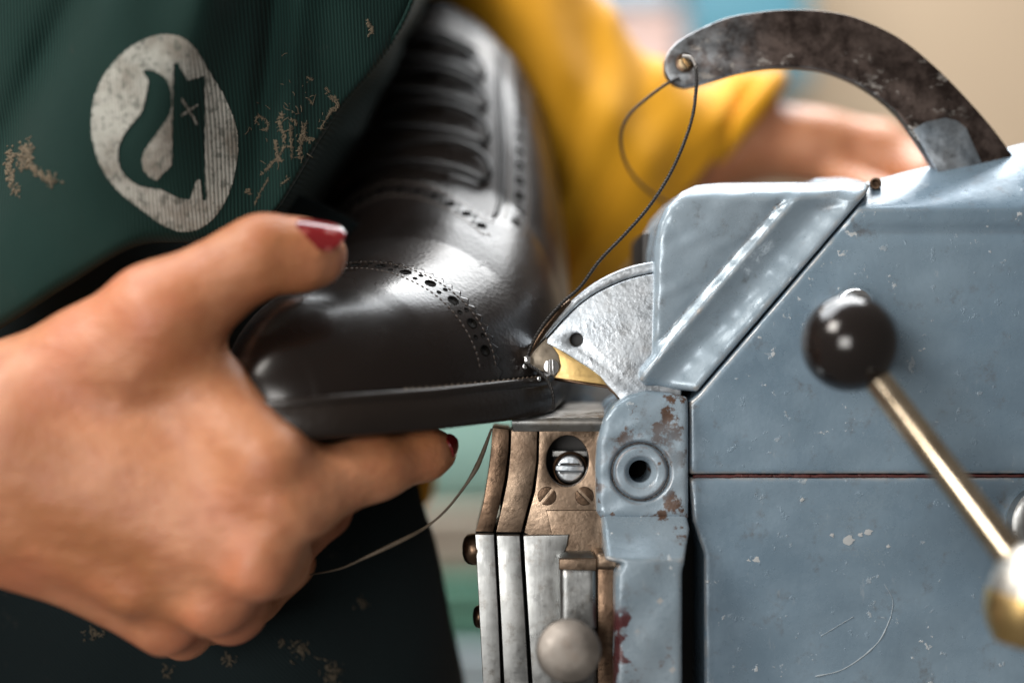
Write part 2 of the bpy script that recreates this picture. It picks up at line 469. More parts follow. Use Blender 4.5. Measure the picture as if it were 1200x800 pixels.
EMB_Z = ((400 - 215) * U * 0.94 + 1000) / 1000
M_print = m_print()
M_glue = m_plain("dried_glue", (0.125, 0.098, 0.064), 0.8, var=0.6, scale=300, bump=0.5, bs=900)

# ------------------------------------------------------------------ background (far out of focus)
def box_rounded(x0, x1, z0, z1, y0, y1, r=8, seg=3):
    """box with rounded edges, mm"""
    bm = bmesh.new(); bmesh.ops.create_cube(bm, size=1)
    for v in bm.verts:
        v.co = Vector((x0 + (v.co.x + 0.5) * (x1 - x0), y0 + (v.co.y + 0.5) * (y1 - y0), z0 + (v.co.z + 0.5) * (z1 - z0)))
    bmesh.ops.bevel(bm, geom=bm.edges[:], offset=r, segments=seg, profile=0.5, affect='EDGES')
    V = np.array([v.co[:] for v in bm.verts]); bm.verts.index_update()
    F = [[v.index for v in f.verts] for f in bm.faces]; bm.free(); return V, F
yw = 1900
Vw = [P(-900, -900, yw), P(2100, -900, yw), P(2100, 1500, yw), P(-900, 1500, yw)]
Vw = Vw + [v + np.array([0, 60, 0]) for v in Vw]
tag(obj("wall", Vw, [[0, 3, 2, 1], [4, 5, 6, 7], [0, 1, 5, 4], [1, 2, 6, 5], [2, 3, 7, 6], [3, 0, 4, 7]],
    m_plain("beige_plaster", (0.47, 0.37, 0.265), 0.85, var=0.10, scale=2.0, bump=0.1, bs=40)), kind='structure')
def bin_(name, label, cat, a, b, y, depth, col):
    t = thing(name, label, cat, (P((a[0] + b[0]) / 2, b[1], y) + np.array([0, depth / 2, 0])))
    p0 = P(a[0], a[1], y); p1 = P(b[0], b[1], y)
    t['group'] = 'storage bins in the background'
    m = m_plain(name + "_plastic", col, 0.5, var=0.06, scale=8, bump=0)
    V, F = box_rounded(p0[0], p1[0], p1[2], p0[2] - 6, y, y + depth, 10); obj("bin_body", V, F, m, t)
    V, F = box_rounded(p0[0] - 4, p1[0] + 4, p0[2] - 12, p0[2] + 4, y - 5, y + depth + 5, 5); obj("rim", V, F, m, t)
    return t
bin_("storage_bin", "blurred teal blue bin behind the arched steel arm", "storage bin", (800, -230), (950, 100), 1500, 260, (0.06, 0.20, 0.27))
bin_("storage_bin", "blurred dusty pink tub left of the teal blue bin", "storage bin", (700, 12), (800, 170), 1450, 200, (0.44, 0.31, 0.28))
bin_("storage_bin", "blurred pale blue bin stacked on the dusty pink tub", "storage bin", (660, -150), (790, 2), 1450, 200, (0.30, 0.48, 0.60))
bin_("storage_bin", "blurred mint green bin seen just under the shoe sole", "storage bin", (430, 440), (640, 590), 750, 200, (0.36, 0.60, 0.52))
bin_("storage_bin", "blurred cream bin below the mint green bin, beside the apron", "storage bin", (430, 602), (640, 672), 750, 200, (0.52, 0.46, 0.37))
bin_("storage_bin", "blurred leaf green bin between the cream and the pale grey bins", "storage bin", (430, 684), (640, 752), 750, 200, (0.13, 0.32, 0.23))
bin_("storage_bin", "blurred pale grey bin lowest behind the machine", "storage bin", (430, 764), (640, 880), 750, 200, (0.42, 0.50, 0.53))

# ------------------------------------------------------------------ person
person = thing("person", "person in a dark green apron and mustard shirt holding the black shoe with red nails", "person", (-160, 120, -1000))

# --- bare hand holding the toe: one continuous surface
Q = P
hand = []          # (p0,p1,r0,r1)
G = grid((-272, -96, -128), (-8, 62, 62), 1.15)
WR = [Q(-330, 540, -8), Q(-110, 540, -30), Q(10, 540, -44)]
# forearm and wrist (two strands make an oval section)
f = cone(G, Q(-330, 515, -5), Q(0, 500, -38), 27, 23)
f = smin(f, cone(G, Q(-330, 590, -5), Q(0, 590, -36), 26, 20), 16)
# metacarpals
mc = [((40, 490, -42), (325, 560, -44), 20, 13.0),
      ((30, 540, -46), (303, 640, -50), 19, 13.0),
      ((20, 585, -44), (255, 690, -44), 17, 12.0),
      ((10, 620, -38), (195, 722, -34), 15, 11.0)]
for a, b, r0, r1 in mc: f = smin(f, cone(G, Q(*a), Q(*b), r0, r1), 15)
# palm filling behind
f = smin(f, cone(G, Q(60, 540, -18), Q(250, 600, -16), 22, 17), 14)
# thumb : metacarpal, proximal, distal
th = [((40, 470, -40), (190, 372, -48), 21, 17.0),
      ((190, 372, -48), (303, 301, -46), 17.0, 11.6),
      ((303, 301, -46), (358, 299, -41), 11.6, 10.0),
      ((358, 299, -41), (378, 301, -38), 10.0, 7.6)]
for a, b, r0, r1 in th: f = smin(f, cone(G, Q(*a), Q(*b), r0, r1), 7)
f = smin(f, cone(G, Q(318, 283, -46), Q(330, 286, -45), 6.5, 6.0), 8)       # knuckle of the thumb
f = smin(f, cone(G, Q(175, 430, -42), Q(262, 470, -40), 17, 11), 14)         # web between thumb and index
f = smin(f, cone(G, Q(256, 474, -46), Q(314, 540, -53), 9.5, 13.0), 14)       # fold of skin beside the toe
# index finger reaching under the sole
ix = [((325, 560, -44), (350, 582, -46), 13.5, 13.2),
      ((350, 577, -45), (440, 548, -30), 13.2, 10.4),
      ((440, 548, -30), (498, 531, -17), 10.4, 8.2),
      ((498, 531, -17), (513, 528, -13), 8.2, 6.4)]
for a, b, r0, r1 in ix: f = smin(f, cone(G, Q(*a), Q(*b), r0, r1), 5)
# middle, ring and little fingers folded away under the shoe
mf = [((303, 640, -50), (318, 655, -34), 13.0, 12.0), ((318, 655, -34), (330, 640, 8), 12.0, 10.0), ((330, 640, 8), (390, 600, 30), 10, 8),
      ((255, 690, -44), (272, 712, -28), 12.0, 11.0), ((272, 712, -28), (295, 700, 12), 11.0, 9.0), ((295, 700, 12), (360, 650, 34), 9, 7.5),
      ((195, 722, -34), (215, 738, -18), 10.0, 9.0), ((215, 738, -18), (250, 725, 14), 9.0, 8.0), ((250, 725, 14), (310, 690, 30), 8, 7)]
for a, b, r0, r1 in mf: f = smin(f, cone(G, Q(*a), Q(*b), r0, r1), 4.5)
# knuckle heads
for c, r in (((333, 602, -55), 9.0), ((300, 668, -57), 8.5), ((246, 714, -49), 7.5), ((192, 738, -38), 6.5)):
    f = smin(f, cone(G, Q(*c), Q(c[0] - 22, c[1] - 10, c[2] + 3), r, r * 0.7), 7)
for a, b in (((60, 635, -50), (150, 700, -52)),):
    f = smin(f, cone(G, Q(*a), Q(*b), 1.0, 1.6), 12)
# tendons and veins, only just raised under the skin
def soft(f, a, b, r, k): return smin(f, cone(G, Q(*a), Q(*b), r, r), k)
dv = lambda x, y, yy: (x, y, yy)
X, Y, Z = G
wr = 0.35 * np.sin((X * 0.5 + Z * 0.9) / 2.1 + 1.3 * np.sin(X / 5.0)) * np.exp(-((X + 72) ** 2 + (Z + 62) ** 2) / 260.0)
f = f + wr + 0.45 * np.sin(X / 7 + Z / 11) * np.sin(Z / 6 - Y / 9)
HF = f; G_h = G
Vh, Fh = surfnet(f, (G[0][0, 0, 0], G[1][0, 0, 0], G[2][0, 0, 0]), 1.15)
# --- rest of the body (coarser: hidden by the clothes or far out of focus)
G = grid((-460, -60, -300), (230, 330, 330), 4.0)
f = cone(G, (-350, 160, -260), (-330, 165, 220), 125, 115)
f = smin(f, cone(G, (-340, 60, 230), (-430, 10, -20), 44, 38), 20)
f = smin(f, cone(G, (-430, 10, -20), Q(-250, 545, -8), 36, 29), 15)
f = smin(f, cone(G, (-290, 230, 240), P(470, -170, 205), 40, 34), 20)
f = smin(f, cone(G, P(470, -170, 205), P(682, 205, 205), 34, 36), 10)
f = smin(f, cone(G, P(680, 200, 200), P(850, 160, 200), 40, 24), 12)
f = smin(f, cone(G, P(850, 160, 200), P(955, 172, 195), 24, 15.5), 10)
f = smin(f, cone(G, P(955, 172, 195), P(1030, 178, 190), 16, 15), 12)
f = smin(f, cone(G, P(1030, 186, 188), P(1075, 200, 175), 13, 12), 8)
for q0, q1 in (((1050, 190, 186), (1085, 205, 160)), ((1040, 215, 190), (1080, 225, 165)), ((1030, 235, 195), (1070, 245, 172)), ((1020, 250, 200), (1055, 265, 180)), ((990, 215, 180), (1050, 235, 150))):
    f = smin(f, cone(G, P(*q0), P(*q1), 10, 8), 5)
Vb, Fb = surfnet(f, (G[0][0, 0, 0], G[1][0, 0, 0], G[2][0, 0, 0]), 4.0)
Va, Fa = np.concatenate([Vh, Vb]), np.concatenate([Fh, Fb + len(Vh)])
body = obj("body", Va, Fa, M_skin, person, sharp=0)

def nail_mesh(L, W, curve, thick=0.5):
    n, m = 15, 13
    u = np.linspace(-1, 1, n); v = np.linspace(-1, 1, m)
    V = []
    for a in u:
        for b in v:
            wv = W * (1 - 0.22 * max(a, 0) ** 3) * math.sqrt(max(0.0, 1 - max(0, abs(a) - 0.35) ** 2 / 0.43))
            V.append((a * L, b * wv, -curve * (b * b) * (wv / W) ** 2 - 0.10 * L * a * a * 0.4))
    V = np.array(V); F = gridfaces(n, m)
    B = V - np.array([0, 0, thick])
    N = len(V)
    rim = [i * m for i in range(n)] + [(n - 1) * m + j for j in range(1, m)] + [i * m + m - 1 for i in range(n - 2, -1, -1)] + [j for j in range(m - 2, 0, -1)]
    Fl = F.tolist() + (F[:, ::-1] + N).tolist() + [[rim[i], rim[i] + N, rim[(i + 1) % len(rim)] + N, rim[(i + 1) % len(rim)]][::-1] for i in range(len(rim))]
    return np.concatenate([V, B]), Fl
def nail(p, along, normal, L, W, curve):
    x = np.array(along, float); z = np.array(normal, float); z /= np.linalg.norm(z)
    x -= z * (x @ z); x /= np.linalg.norm(x); y = np.cross(z, x)
    V, F = nail_mesh(L, W, curve)
    return obj("fingernail", turn(V, np.stack([x, y, z], 1), p), F, M_polish, body, sharp=60, flip=False)
def on_hand(p, n):
    """walk out of the hand from p along n; gives the skin point and its normal"""
    n = np.asarray(n, float); n /= np.linalg.norm(n); o0 = np.array([G_h[i][0, 0, 0] for i in range(3)])
    def val(q):
        g = (q - o0) / 1.15; i = np.floor(g).astype(int); fr = g - i; v = 0
        for dx in (0, 1):
            for dy in (0, 1):
                for dz in (0, 1):
                    v += HF[i[0] + dx, i[1] + dy, i[2] + dz] * abs(1 - dx - fr[0]) * abs(1 - dy - fr[1]) * abs(1 - dz - fr[2])
        return v
    d = 0.0
    while val(p + n * d) < 0 and d < 40: d += 0.1
    q = p + n * d
    gr = np.array([val(q + e) - val(q - e) for e in np.eye(3) * 1.5])
    return q, gr / np.linalg.norm(gr)
qn, nn_ = on_hand(P(374, 299, -38), (0.12, -0.85, 0.52)); nn_ = 0.35 * nn_ + 0.65 * np.array([0.12, -0.82, 0.56]); nn_ /= np.linalg.norm(nn_)
tag(nail(qn + nn_ * 0.9, (1, 0.2, -0.12), nn_, 8.2, 6.0, 2.4), "short nail with chipped glossy red polish on the thumb")
qn, n2 = on_hand(P(500, 531, -17), (0.92, 0.08, 0.30))
tag(nail(qn + n2 * 0.6, (0.4, 0.75, 0.3), n2, 4.6, 3.8, 1.5), "dark red nail at the tip of the index finger")

# --- apron : bib hanging over, skirt behind
def coons(T, B, L, R, n, m):
    """boundary curves (px) -> grid of px positions; T,B along u, L,R along v"""
    def rs(c, k):
        c = spline(c, 10); d = np.r_[0, np.cumsum(np.linalg.norm(np.diff(c, axis=0), axis=1))]; d /= d[-1]
        t = np.linspace(0, 1, k); return np.stack([np.interp(t, d, c[:, i]) for i in (0, 1)], 1)
    T, B, L, R = rs(T, n), rs(B, n), rs(L, m), rs(R, m)
    u = np.linspace(0, 1, n)[:, None, None]; v = np.linspace(0, 1, m)[None, :, None]
    return ((1 - v) * T[:, None] + v * B[:, None] + (1 - u) * L[None] + u * R[None]
            - ((1 - u) * (1 - v) * T[0] + u * (1 - v) * T[-1] + (1 - u) * v * B[0] + u * v * B[-1]))
def sint(x, xs, ys, sig):
    """interpolation with rounded corners"""
    t = np.linspace(xs[0] - 200, xs[-1] + 200, 900); y = np.interp(t, xs, ys)
    sl0 = (ys[1] - ys[0]) / (xs[1] - xs[0]); sl1 = (ys[-1] - ys[-2]) / (xs[-1] - xs[-2])
    y = np.where(t < xs[0], ys[0] + sl0 * (t - xs[0]), np.where(t > xs[-1], ys[-1] + sl1 * (t - xs[-1]), y))
    k = np.exp(-0.5 * ((np.arange(-200, 201) * (t[1] - t[0])) / sig) ** 2); k /= k.sum()
    y = np.convolve(np.pad(y, 200, mode='edge'), k, 'valid')
    return np.interp(x, t, y)
def bib_y(px, py):
    px = np.asarray(px, float); py = np.asarray(py, float)
    base = sint(px + 0.10 * (py - 130), [-140, 0, 90, 175, 215, 270, 330, 400, 500], [2, -20, -30, -32, -28, -15, -6, 2, 22], 18)
    base = base + 5.0 * np.cos((px + 0.28 * py) / 26.0) * np.exp(-((px - 235 + 0.15 * py) / 55) ** 2) * np.clip((170 - py) / 170, 0, 1)
    base = base + 5.0 * np.exp(-((px - 322 + 0.10 * py) / 16) ** 2) * np.clip((230 - py) / 120, 0, 1)
    base = base - 3.0 * np.exp(-((px - 352 + 0.10 * py) / 20) ** 2) + 2.0 * np.sin(px / 47 + py / 71) + 1.4 * np.sin(px / 23 - py / 39)
    base = base + 6.0 * np.exp(-((px - 60 + 0.5 * (py - 60)) / 30) ** 2)
    return base
n, m = 300, 230
g = coons([(-140, -70), (180, -72), (508, -70)], [(-140, 470), (0, 386), (80, 335), (160, 289), (235, 284), (300, 268), (330, 240)],
          [(-140, -70), (-140, 470)], [(508, -70), (488, 0), (468, 42), (440, 82), (405, 122), (378, 160), (353, 202), (330, 240)], n, m)
yy = bib_y(g[..., 0], g[..., 1])
uu = np.linspace(0, 1, n)[:, None]; vv = np.linspace(0, 1, m)[None]
yy = yy + 9 * np.exp(-(1 - uu) / 0.008) + 9 * np.exp(-(1 - vv) / 0.014)          # rolled hem
k = U * (DF + yy) / DF
Vq = np.stack([(g[..., 0] - 600) * k, yy, (400 - g[..., 1]) * k], -1).reshape(-1, 3)
apron = obj("apron", Vq, gridfaces(n, m), M_apron, person, sharp=0)
sm = apron.modifiers.new("thickness", 'SOLIDIFY'); sm.thickness = 0.0011; sm.offset = -1
# stitched hem line along the bib's edge
def on_bib(pts, off=-0.5):
    pts = np.asarray(pts, float); y = bib_y(pts[:, 0], pts[:, 1]) + off
    k = U * (DF + y) / DF
    return np.stack([(pts[:, 0] - 600) * k, y, (400 - pts[:, 1]) * k], 1)
# printed emblem: worn white oval with a dark boot cut out of it
oval = spline([(200, 40), (226, 53), (247, 86), (266, 118), (279, 158), (276, 202), (262, 241), (240, 265), (214, 272), (190, 264), (165, 246), (140, 226), (120, 200), (108, 166), (107, 130), (115, 100), (135, 70), (166, 47)], 6, True)
z3 = lambda L: np.array(L, float) / 2.9975
Sb = spline(z3([(505, 250), (548, 254), (585, 285), (600, 335), (597, 395), (560, 455), (515, 515), (497, 560), (508, 605), (545, 635), (575, 625), (570, 660), (520, 658), (478, 645), (432, 605), (415, 545), (430, 485), (470, 430), (500, 390), (515, 330), (522, 285)]), 4, True)
Vbt = z3([(610, 225), (622, 222), (658, 285), (718, 268), (718, 600), (722, 705), (714, 702), (703, 625), (688, 635), (665, 700), (630, 695), (560, 662), (545, 650), (560, 625), (605, 580)])
hx = 0.7
gx, gy = np.meshgrid(np.arange(104, 283, hx), np.arange(37, 275, hx), indexing='ij')
d = poly_sd(oval, gx, gy)
dk = np.minimum(poly_sd(Sb, gx, gy), poly_sd(Vbt, gx, gy))
def seg(ax, ay, bx, by, wd):
    e = np.array([bx - ax, by - ay]); t = np.clip(((gx - ax) * e[0] + (gy - ay) * e[1]) / (e @ e), 0, 1)
    return np.hypot(gx - ax - t * e[0], gy - ay - t * e[1]) - wd
cross = np.minimum(seg(*z3([640, 350]), *z3([692, 435]), 1.8), seg(*z3([640, 405]), *z3([692, 370]), 1.8))
ins = np.minimum(np.maximum(d, -dk), cross)
wob = 0.8 * np.sin(gx * 1.9 + np.sin(gy * 1.3) * 2) * np.sin(gy * 1.7 + gx * .4)
keep = (ins + wob) < 0
fq = gridfaces(*gx.shape)
fq = fq[keep.reshape(-1)[fq].all(1)]
used, inv = np.unique(fq, return_inverse=True)
pp = np.stack([gx.reshape(-1), gy.reshape(-1)], 1)[used]
obj("printed_emblem", on_bib(pp, -0.45), inv.reshape(-1, 4), M_print, apron, sharp=0)
# dried glue smears and lint
def squiggle(pts, r, off=-0.1):
    p = spline(pts, 8); L = np.r_[0, np.cumsum(np.linalg.norm(np.diff(p, axis=0), axis=1))]; out = []
    for _ in range(int(L[-1] * 2.2) + 6):
        u_ = rng.random() * L[-1]; c = np.array([np.interp(u_, L, p[:, k]) for k in (0, 1)]) + rng.normal(0, r * 2.0, 2)
        e = rng.normal(0, 1.3, 2); out.append(tube(on_bib([c - e, c + rng.normal(0, .3, 2), c + e], off), np.array([0.3, 1, 0.4]) * r * 0.42 * rng.uniform(0.5, 1.3), 4))
    return join(*out)
sm_ = []
for pts, r in [([(331, 133), (327, 140), (329, 150), (333, 158), (334, 168)], 0.6), ([(341, 141), (346, 142), (348, 147)], 0.5), ([(340, 146), (341, 165), (342, 185)], 0.4),
               ([(358, 143), (356, 152), (353, 165), (352, 186)], 0.7), ([(356, 160), (362, 164), (369, 163)], 0.6), ([(322, 164), (324, 174), (325, 184), (330, 190)], 0.55),
               ([(303, 146), (300, 140), (304, 136), (312, 142), (314, 150), (307, 153)], 0.4), ([(391, 113), (394, 119), (395, 126), (390, 130)], 0.7), ([(387, 113), (390, 117)], 0.4),
               ([(376, 152), (382, 140), (388, 130)], 0.35), ([(334, 170), (327, 184), (318, 192), (306, 205)], 0.35), ([(315, 208), (306, 224), (298, 240)], 0.25), ([(340, 208), (330, 216)], 0.2),
               ([(381, 103), (386, 107), (383, 110)], 0.3), ([(430, 24), (434, 32), (437, 38), (432, 42)], 0.6), ([(360, 90), (366, 94)], 0.3), ([(288, 226), (291, 222), (293, 228)], 0.5), ([(362, 116), (366, 122)], 0.2)]:
    sm_.append(squiggle(pts, r))
for _ in range(70):
    c = np.array([345, 150]) + rng.normal(0, [24, 34]); e = c + rng.normal(0, 4, 2)
    if c[0] > 375 - (c[1] - 160) * 0.62: continue
    sm_.append(tube(on_bib([c, (c + e) / 2 + rng.normal(0, 1, 2), e], -0.2), 0.14, 4))
for pts, r in (([(34, 168), (33, 182), (37, 194), (47, 203), (64, 214)], 1.5), ([(14, 176), (10, 196), (14, 214), (20, 226)], 1.3), ([(30, 170), (24, 186), (26, 200)], 1.2)):
    sm_.append(squiggle(pts, r))
V, F = join(*sm_); tag(obj("glue_smear", V, F, M_glue, apron, sharp=0), kind='stuff')

# the bib wraps on round the body behind its front edge
ed = spline([(506, -70), (484, 0), (464, 42), (436, 82), (401, 122), (374, 160), (349, 202), (326, 240), (308, 266)], 6)
rows = []
for tq in np.linspace(0, 1, 20):
    y = 12 + 200 * tq; wob = 3 * np.sin(ed[:, 1] / 30 + tq * 6)
    rows.append(np.array([P(q[0] + tq * (26 + 85 * min(max((q[1] - 50) / 110, 0), 1)) + w_, q[1], y) for q, w_ in zip(ed, wob * tq)]))
rows = np.array(rows)
sd = obj("apron_side", rows.reshape(-1, 3), gridfaces(20, len(ed)), M_apron, person, sharp=0)
sm = sd.modifiers.new("thickness", 'SOLIDIFY'); sm.thickness = 0.0011; sm.offset = -1
def skirt_y(px, py):
    px = np.asarray(px, float); py = np.asarray(py, float)
    return (sint(px - 0.02 * (py - 600), [-160, 0, 120, 260, 380, 460, 520, 560], [30, 24, 20, 20, 30, 44, 64, 110], 22)
            + 2.5 * np.sin(px / 38 + py / 90) + 2.0 * np.sin(px / 90 - py / 33) + np.interp(py, [200, 420, 560], [16, 12, 0]))
n, m = 130, 150
g = coons([(-150, 215), (200, 215), (340, 225), (470, 290)], [(-150, 900), (200, 900), (556, 900)], [(-150, 215), (-150, 900)], [(470, 290), (478, 400), (490, 560), (512, 640), (530, 730), (545, 800), (556, 900)], n, m)
yy = skirt_y(g[..., 0], g[..., 1]); k = U * (DF + yy) / DF
Vq = np.stack([(g[..., 0] - 600) * k, yy, (400 - g[..., 1]) * k], -1).reshape(-1, 3)
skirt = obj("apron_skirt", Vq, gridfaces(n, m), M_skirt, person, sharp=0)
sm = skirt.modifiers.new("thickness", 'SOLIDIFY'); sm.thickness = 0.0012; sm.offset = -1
sm_ = []
def on_skirt(pts, off=-0.4):
    pts = np.asarray(pts, float); y = skirt_y(pts[:, 0], pts[:, 1]) + off; k = U * (DF + y) / DF
    return np.stack([(pts[:, 0] - 600) * k, y, (400 - pts[:, 1]) * k], 1)
for c, R, nn in (((268, 772), 6, 10), ((352, 760), 11, 14), ((390, 790), 12, 14), ((110, 740), 9, 10), ((425, 705), 6, 6), ((330, 752), 5, 5), ((195, 785), 7, 7)):
    for _ in range(nn * 3):
        a = np.array(c) + rng.normal(0, R * 0.55, 2); e = a + rng.normal(0, R * 0.28, 2) + np.array([0.6, 1.2])
        sm_.append(tube(on_skirt([a, (a + e) / 2 + rng.normal(0, 1, 2), e]), 0.10 + 0.13 * rng.random(), 4))
V, F = join(*sm_); tag(obj("glue_fleck", V, F, M_glue, skirt, sharp=0), kind='stuff')

# --- mustard shirt: loose sleeve of the far arm
G = grid((-125, 60, -10), (140, 330, 270), 2.2)
A0, A1, A2 = P(470, -170, 205), P(682, 205, 205), P(868, 152, 200)
f = cone(G, A0, A1, 38, 57)
f = smin(f, cone(G, A1, A2, 57, 27), 22)
f = smin(f, cone(G, P(660, 230, 215), P(720, 330, 225), 50, 34), 18)
X, Y, Z = G
ax1 = (A1 - A0) / np.linalg.norm(A1 - A0); ax2 = (A2 - A1) / np.linalg.norm(A2 - A1)
s1 = (X - A0[0]) * ax1[0] + (Z - A0[2]) * ax1[2]
s2 = (X - A1[0]) * ax2[0] + (Z - A1[2]) * ax2[2]
wgt = np.clip((s2 + 25) / 50, 0, 1)
q_ = 0.9 * X - 0.42 * Z + 5.0 * np.sin(Z / 30.0 + 0.7) + 3.0 * np.sin(X / 17.0 - Z / 40.0)
q_ = q_ + 7.0 * np.sin(Z / 43.0 + X / 61.0 + 0.4) + 3.0 * np.sin(Z / 19.0 - X / 90.0)
amp_ = 0.45 + 0.55 * np.sin(X / 31.0 + Z / 47.0 + 1.1)
fold = 8.5 * amp_ * np.abs(np.sin(q_ / 9.5)) ** 0.9 * np.clip((100 - s2) / 25, 0.15, 1) - 2.5
fold = fold + 1.5 * (1 - amp_) * np.sin(q_ / 4.4 + Z / 14)
fold += 2.0 * np.sin(X / 11 + Z / 15 + Y / 20)
f = f + fold
c0_ = P(903, 100, 200)
f = np.maximum(f, (X - c0_[0] - 0.8 * (Z - c0_[2])) / 1.28)
Vs, Fs = surfnet(f.astype(np.float32), (X[0, 0, 0], Y[0, 0, 0], Z[0, 0, 0]), 2.2)
sleeve = obj("shirt_sleeve", Vs, Fs, M_mustard, person, sharp=0)
# rolled cuff
th_ = np.linspace(0, 2 * math.pi, 40)
cc = P(863, 150, 200)
e1 = np.array([0.625, 0, 0.78]); e2 = np.array([0, 1.0, 0])
cuff = np.array([cc + 31 * math.cos(a) * e1 + 27 * math.sin(a) * e2 for a in th_])
V, F = tube(cuff, 5.5, 10, False); obj("cuff", V, F, M_mustard, person, sharp=0)
# shirt front showing beside the apron
V, F = box_rounded(*(P(455, 0, 130)[0], P(507, 0, 130)[0]), P(0, 610, 130)[2], P(0, 520, 130)[2], 120, 175, 14, 4)
obj("shirt_front", V, F, M_mustard, person, sharp=0)

# ------------------------------------------------------------------ brogue shoe
TIP = P(300, 474, -46)
YAW, PITCH, ROLL = math.radians(28), math.radians(0), math.radians(6.5)
da = np.array([math.sin(YAW) * math.cos(PITCH), math.cos(YAW) * math.cos(PITCH), math.sin(PITCH)])
db = np.array([math.cos(YAW), -math.sin(YAW), 0.0])
dc = np.cross(db, da); dc /= np.linalg.norm(dc)
db = db * math.cos(ROLL) + dc * math.sin(ROLL); dc = np.cross(db, da)
SC = 1.0
A_K = [0, 2, 6, 14, 28, 48, 72, 92, 120, 150, 190, 240, 268, 278, 281]
W_K = [0, 8.5, 15, 23, 32.5, 42.5, 50.5, 55.5, 56, 53, 49, 45, 33, 16, 0.5]
H_A = [0, 2, 6, 14, 28, 45, 62, 80, 100, 125, 150, 175, 200, 240, 281]
H_K = [4, 11.5, 18, 25.5, 34, 40, 45.5, 53, 63, 79, 98, 116, 126, 116, 106]
# smooth the keys once
_af = np.r_[np.linspace(0, 8, 40)[:-1] ** 1, np.linspace(8, 281, 300)]
def _sm(xs, ys):
    y = np.interp(_af, xs, ys)
    for _ in range(60):
        z = y.copy(); z[40:-1] = 0.25 * y[39:-2] + 0.5 * y[40:-1] + 0.25 * y[41:]; y = z
    return y
_wf, _hf = _sm(A_K, W_K), _sm(H_A, H_K)
_wf[:40] = W_K[3] * np.sqrt(_af[:40] / 14) * 0.93 * (1 + 0.04 * _af[:40] / 14)
_hf[:40] = 4 + (np.interp(8, _af, _hf) - 4) * (_af[:40] / 8) ** 0.55
def wdt(a): return np.interp(a, _af, _wf)
def hgt(a): return np.interp(a, _af, _hf)
def spring(a):                  # sole line: flat under the forefoot, toe slightly up
    a = np.asarray(a, float)
    return np.interp(a, [0, 15, 40, 90, 130, 200, 281], [1.0, 0.5, 0, 1, 11, 66, 100])
BEND_A = np.linspace(0, 281, 60); BEND_B = -0.0016 * np.clip(BEND_A - 62, 0, None) ** 2
def upper(a, t, off=0.0):
    a = np.asarray(a, float); t = np.asarray(t, float)
    def base(a, t):
        A = math.pi * np.clip(t, 0, 1)
        wv, hv = wdt(a), hgt(a)
        n = np.interp(a, [0, 18, 45, 90, 150, 281], [1.6, 1.85, 2.1, 2.2, 2.4, 2.3])
        c = np.cos(A); s = np.sin(A)
        b = wv * np.sign(c) * np.abs(c) ** (2 / n) * (1 + 0.05 * np.sin(A) ** 2 * np.abs(c))
        z = hv * np.abs(s) ** (2 / n)
        b = b - np.interp(a, [0, 60, 100, 126, 160, 190, 240, 281], [0, 4, 8, 15, 24, 31, 24, 14]) * np.clip(z / hv, 0, 1) ** np.where(c > 0, 3.2, 1.0)         # ridge leans inward
        return np.stack([a, b, z + spring(a)], -1)
    base_ = base
    def base(a, t):
        q = base_(a, t); q[..., 1] += np.interp(a, BEND_A, BEND_B); return q
    p = base(a, t)
    if np.any(off != 0):
        e = 0.4
        a1, a0 = np.clip(a + e, 0, 281), np.clip(a - e, 0.02, 281)
        t1, t0 = np.clip(t + 0.003, 0, 1), np.clip(t - 0.003, 0, 1)
        nr = np.cross(base(a1, t) - base(a0, t), base(a, t1) - base(a, t0))
        nr = -nr / (np.linalg.norm(nr, axis=-1, keepdims=True) + 1e-9)
        nr = np.where((nr[..., 2:3] < -0.9), -nr, nr)
        p = p + nr * np.asarray(off)[..., None]
    return p
def shoe_w(p):
    p = np.asarray(p)
    return TIP + SC * (p[..., 0:1] * da + p[..., 1:2] * db + p[..., 2:3] * dc)

shoe = thing("brogue_shoe", "polished black cap toe brogue shoe held against the stitching machine", "shoe", TIP + np.array([60, 80, -14]))
# sides and tongue (base surface), open at the collar
na, nt = 170, 121
A = np.r_[np.linspace(0.05, 6, 24)[:-1], np.linspace(6, 281, na - 23)]
tt = np.linspace(0, 1, nt); mid = nt // 2
aopen = 186
T = np.tile(tt, (len(A), 1))
for i, a in enumerate(A):
    lim = np.interp(a, [aopen, aopen + 12, 235, 281], [0.5, 0.37, 0.25, 0.3])
    h = tt[:mid + 1] / 0.5
    T[i, :mid + 1] = h * lim; T[i, mid:] = (1 - h[::-1] * lim) if False else 1 - (h * lim)[::-1]
Pq = shoe_w(upper(np.tile(A[:, None], (1, nt)), T)).reshape(-1, 3)
Fq = gridfaces(len(A), nt)
row = Fq[:, 0] // nt; colm = Fq[:, 0] % nt
Fq = Fq[~((A[row] >= aopen) & ((colm == mid) | (colm == mid - 1)))]
qt = obj("quarter", Pq, Fq, M_quarter, shoe, sharp=0, flip=True)
sm = qt.modifiers.new("thickness", 'SOLIDIFY'); sm.thickness = 0.0028; sm.offset = -1
# rolled collar
col = []
for a in np.linspace(aopen, 281, 50):
    lim = np.interp(a, [aopen, aopen + 12, 235, 281], [0.5, 0.37, 0.25, 0.3]); col.append(upper(np.array(a), np.array(lim)))
V, F = tube(shoe_w(np.array(col)), 2.0, 8); obj("collar", V, F, m_leather("patent_collar", (0.012, 0.008, 0.007), (0.016, 0.011, 0.009), 0.12, 900, 0.02), shoe, sharp=0)

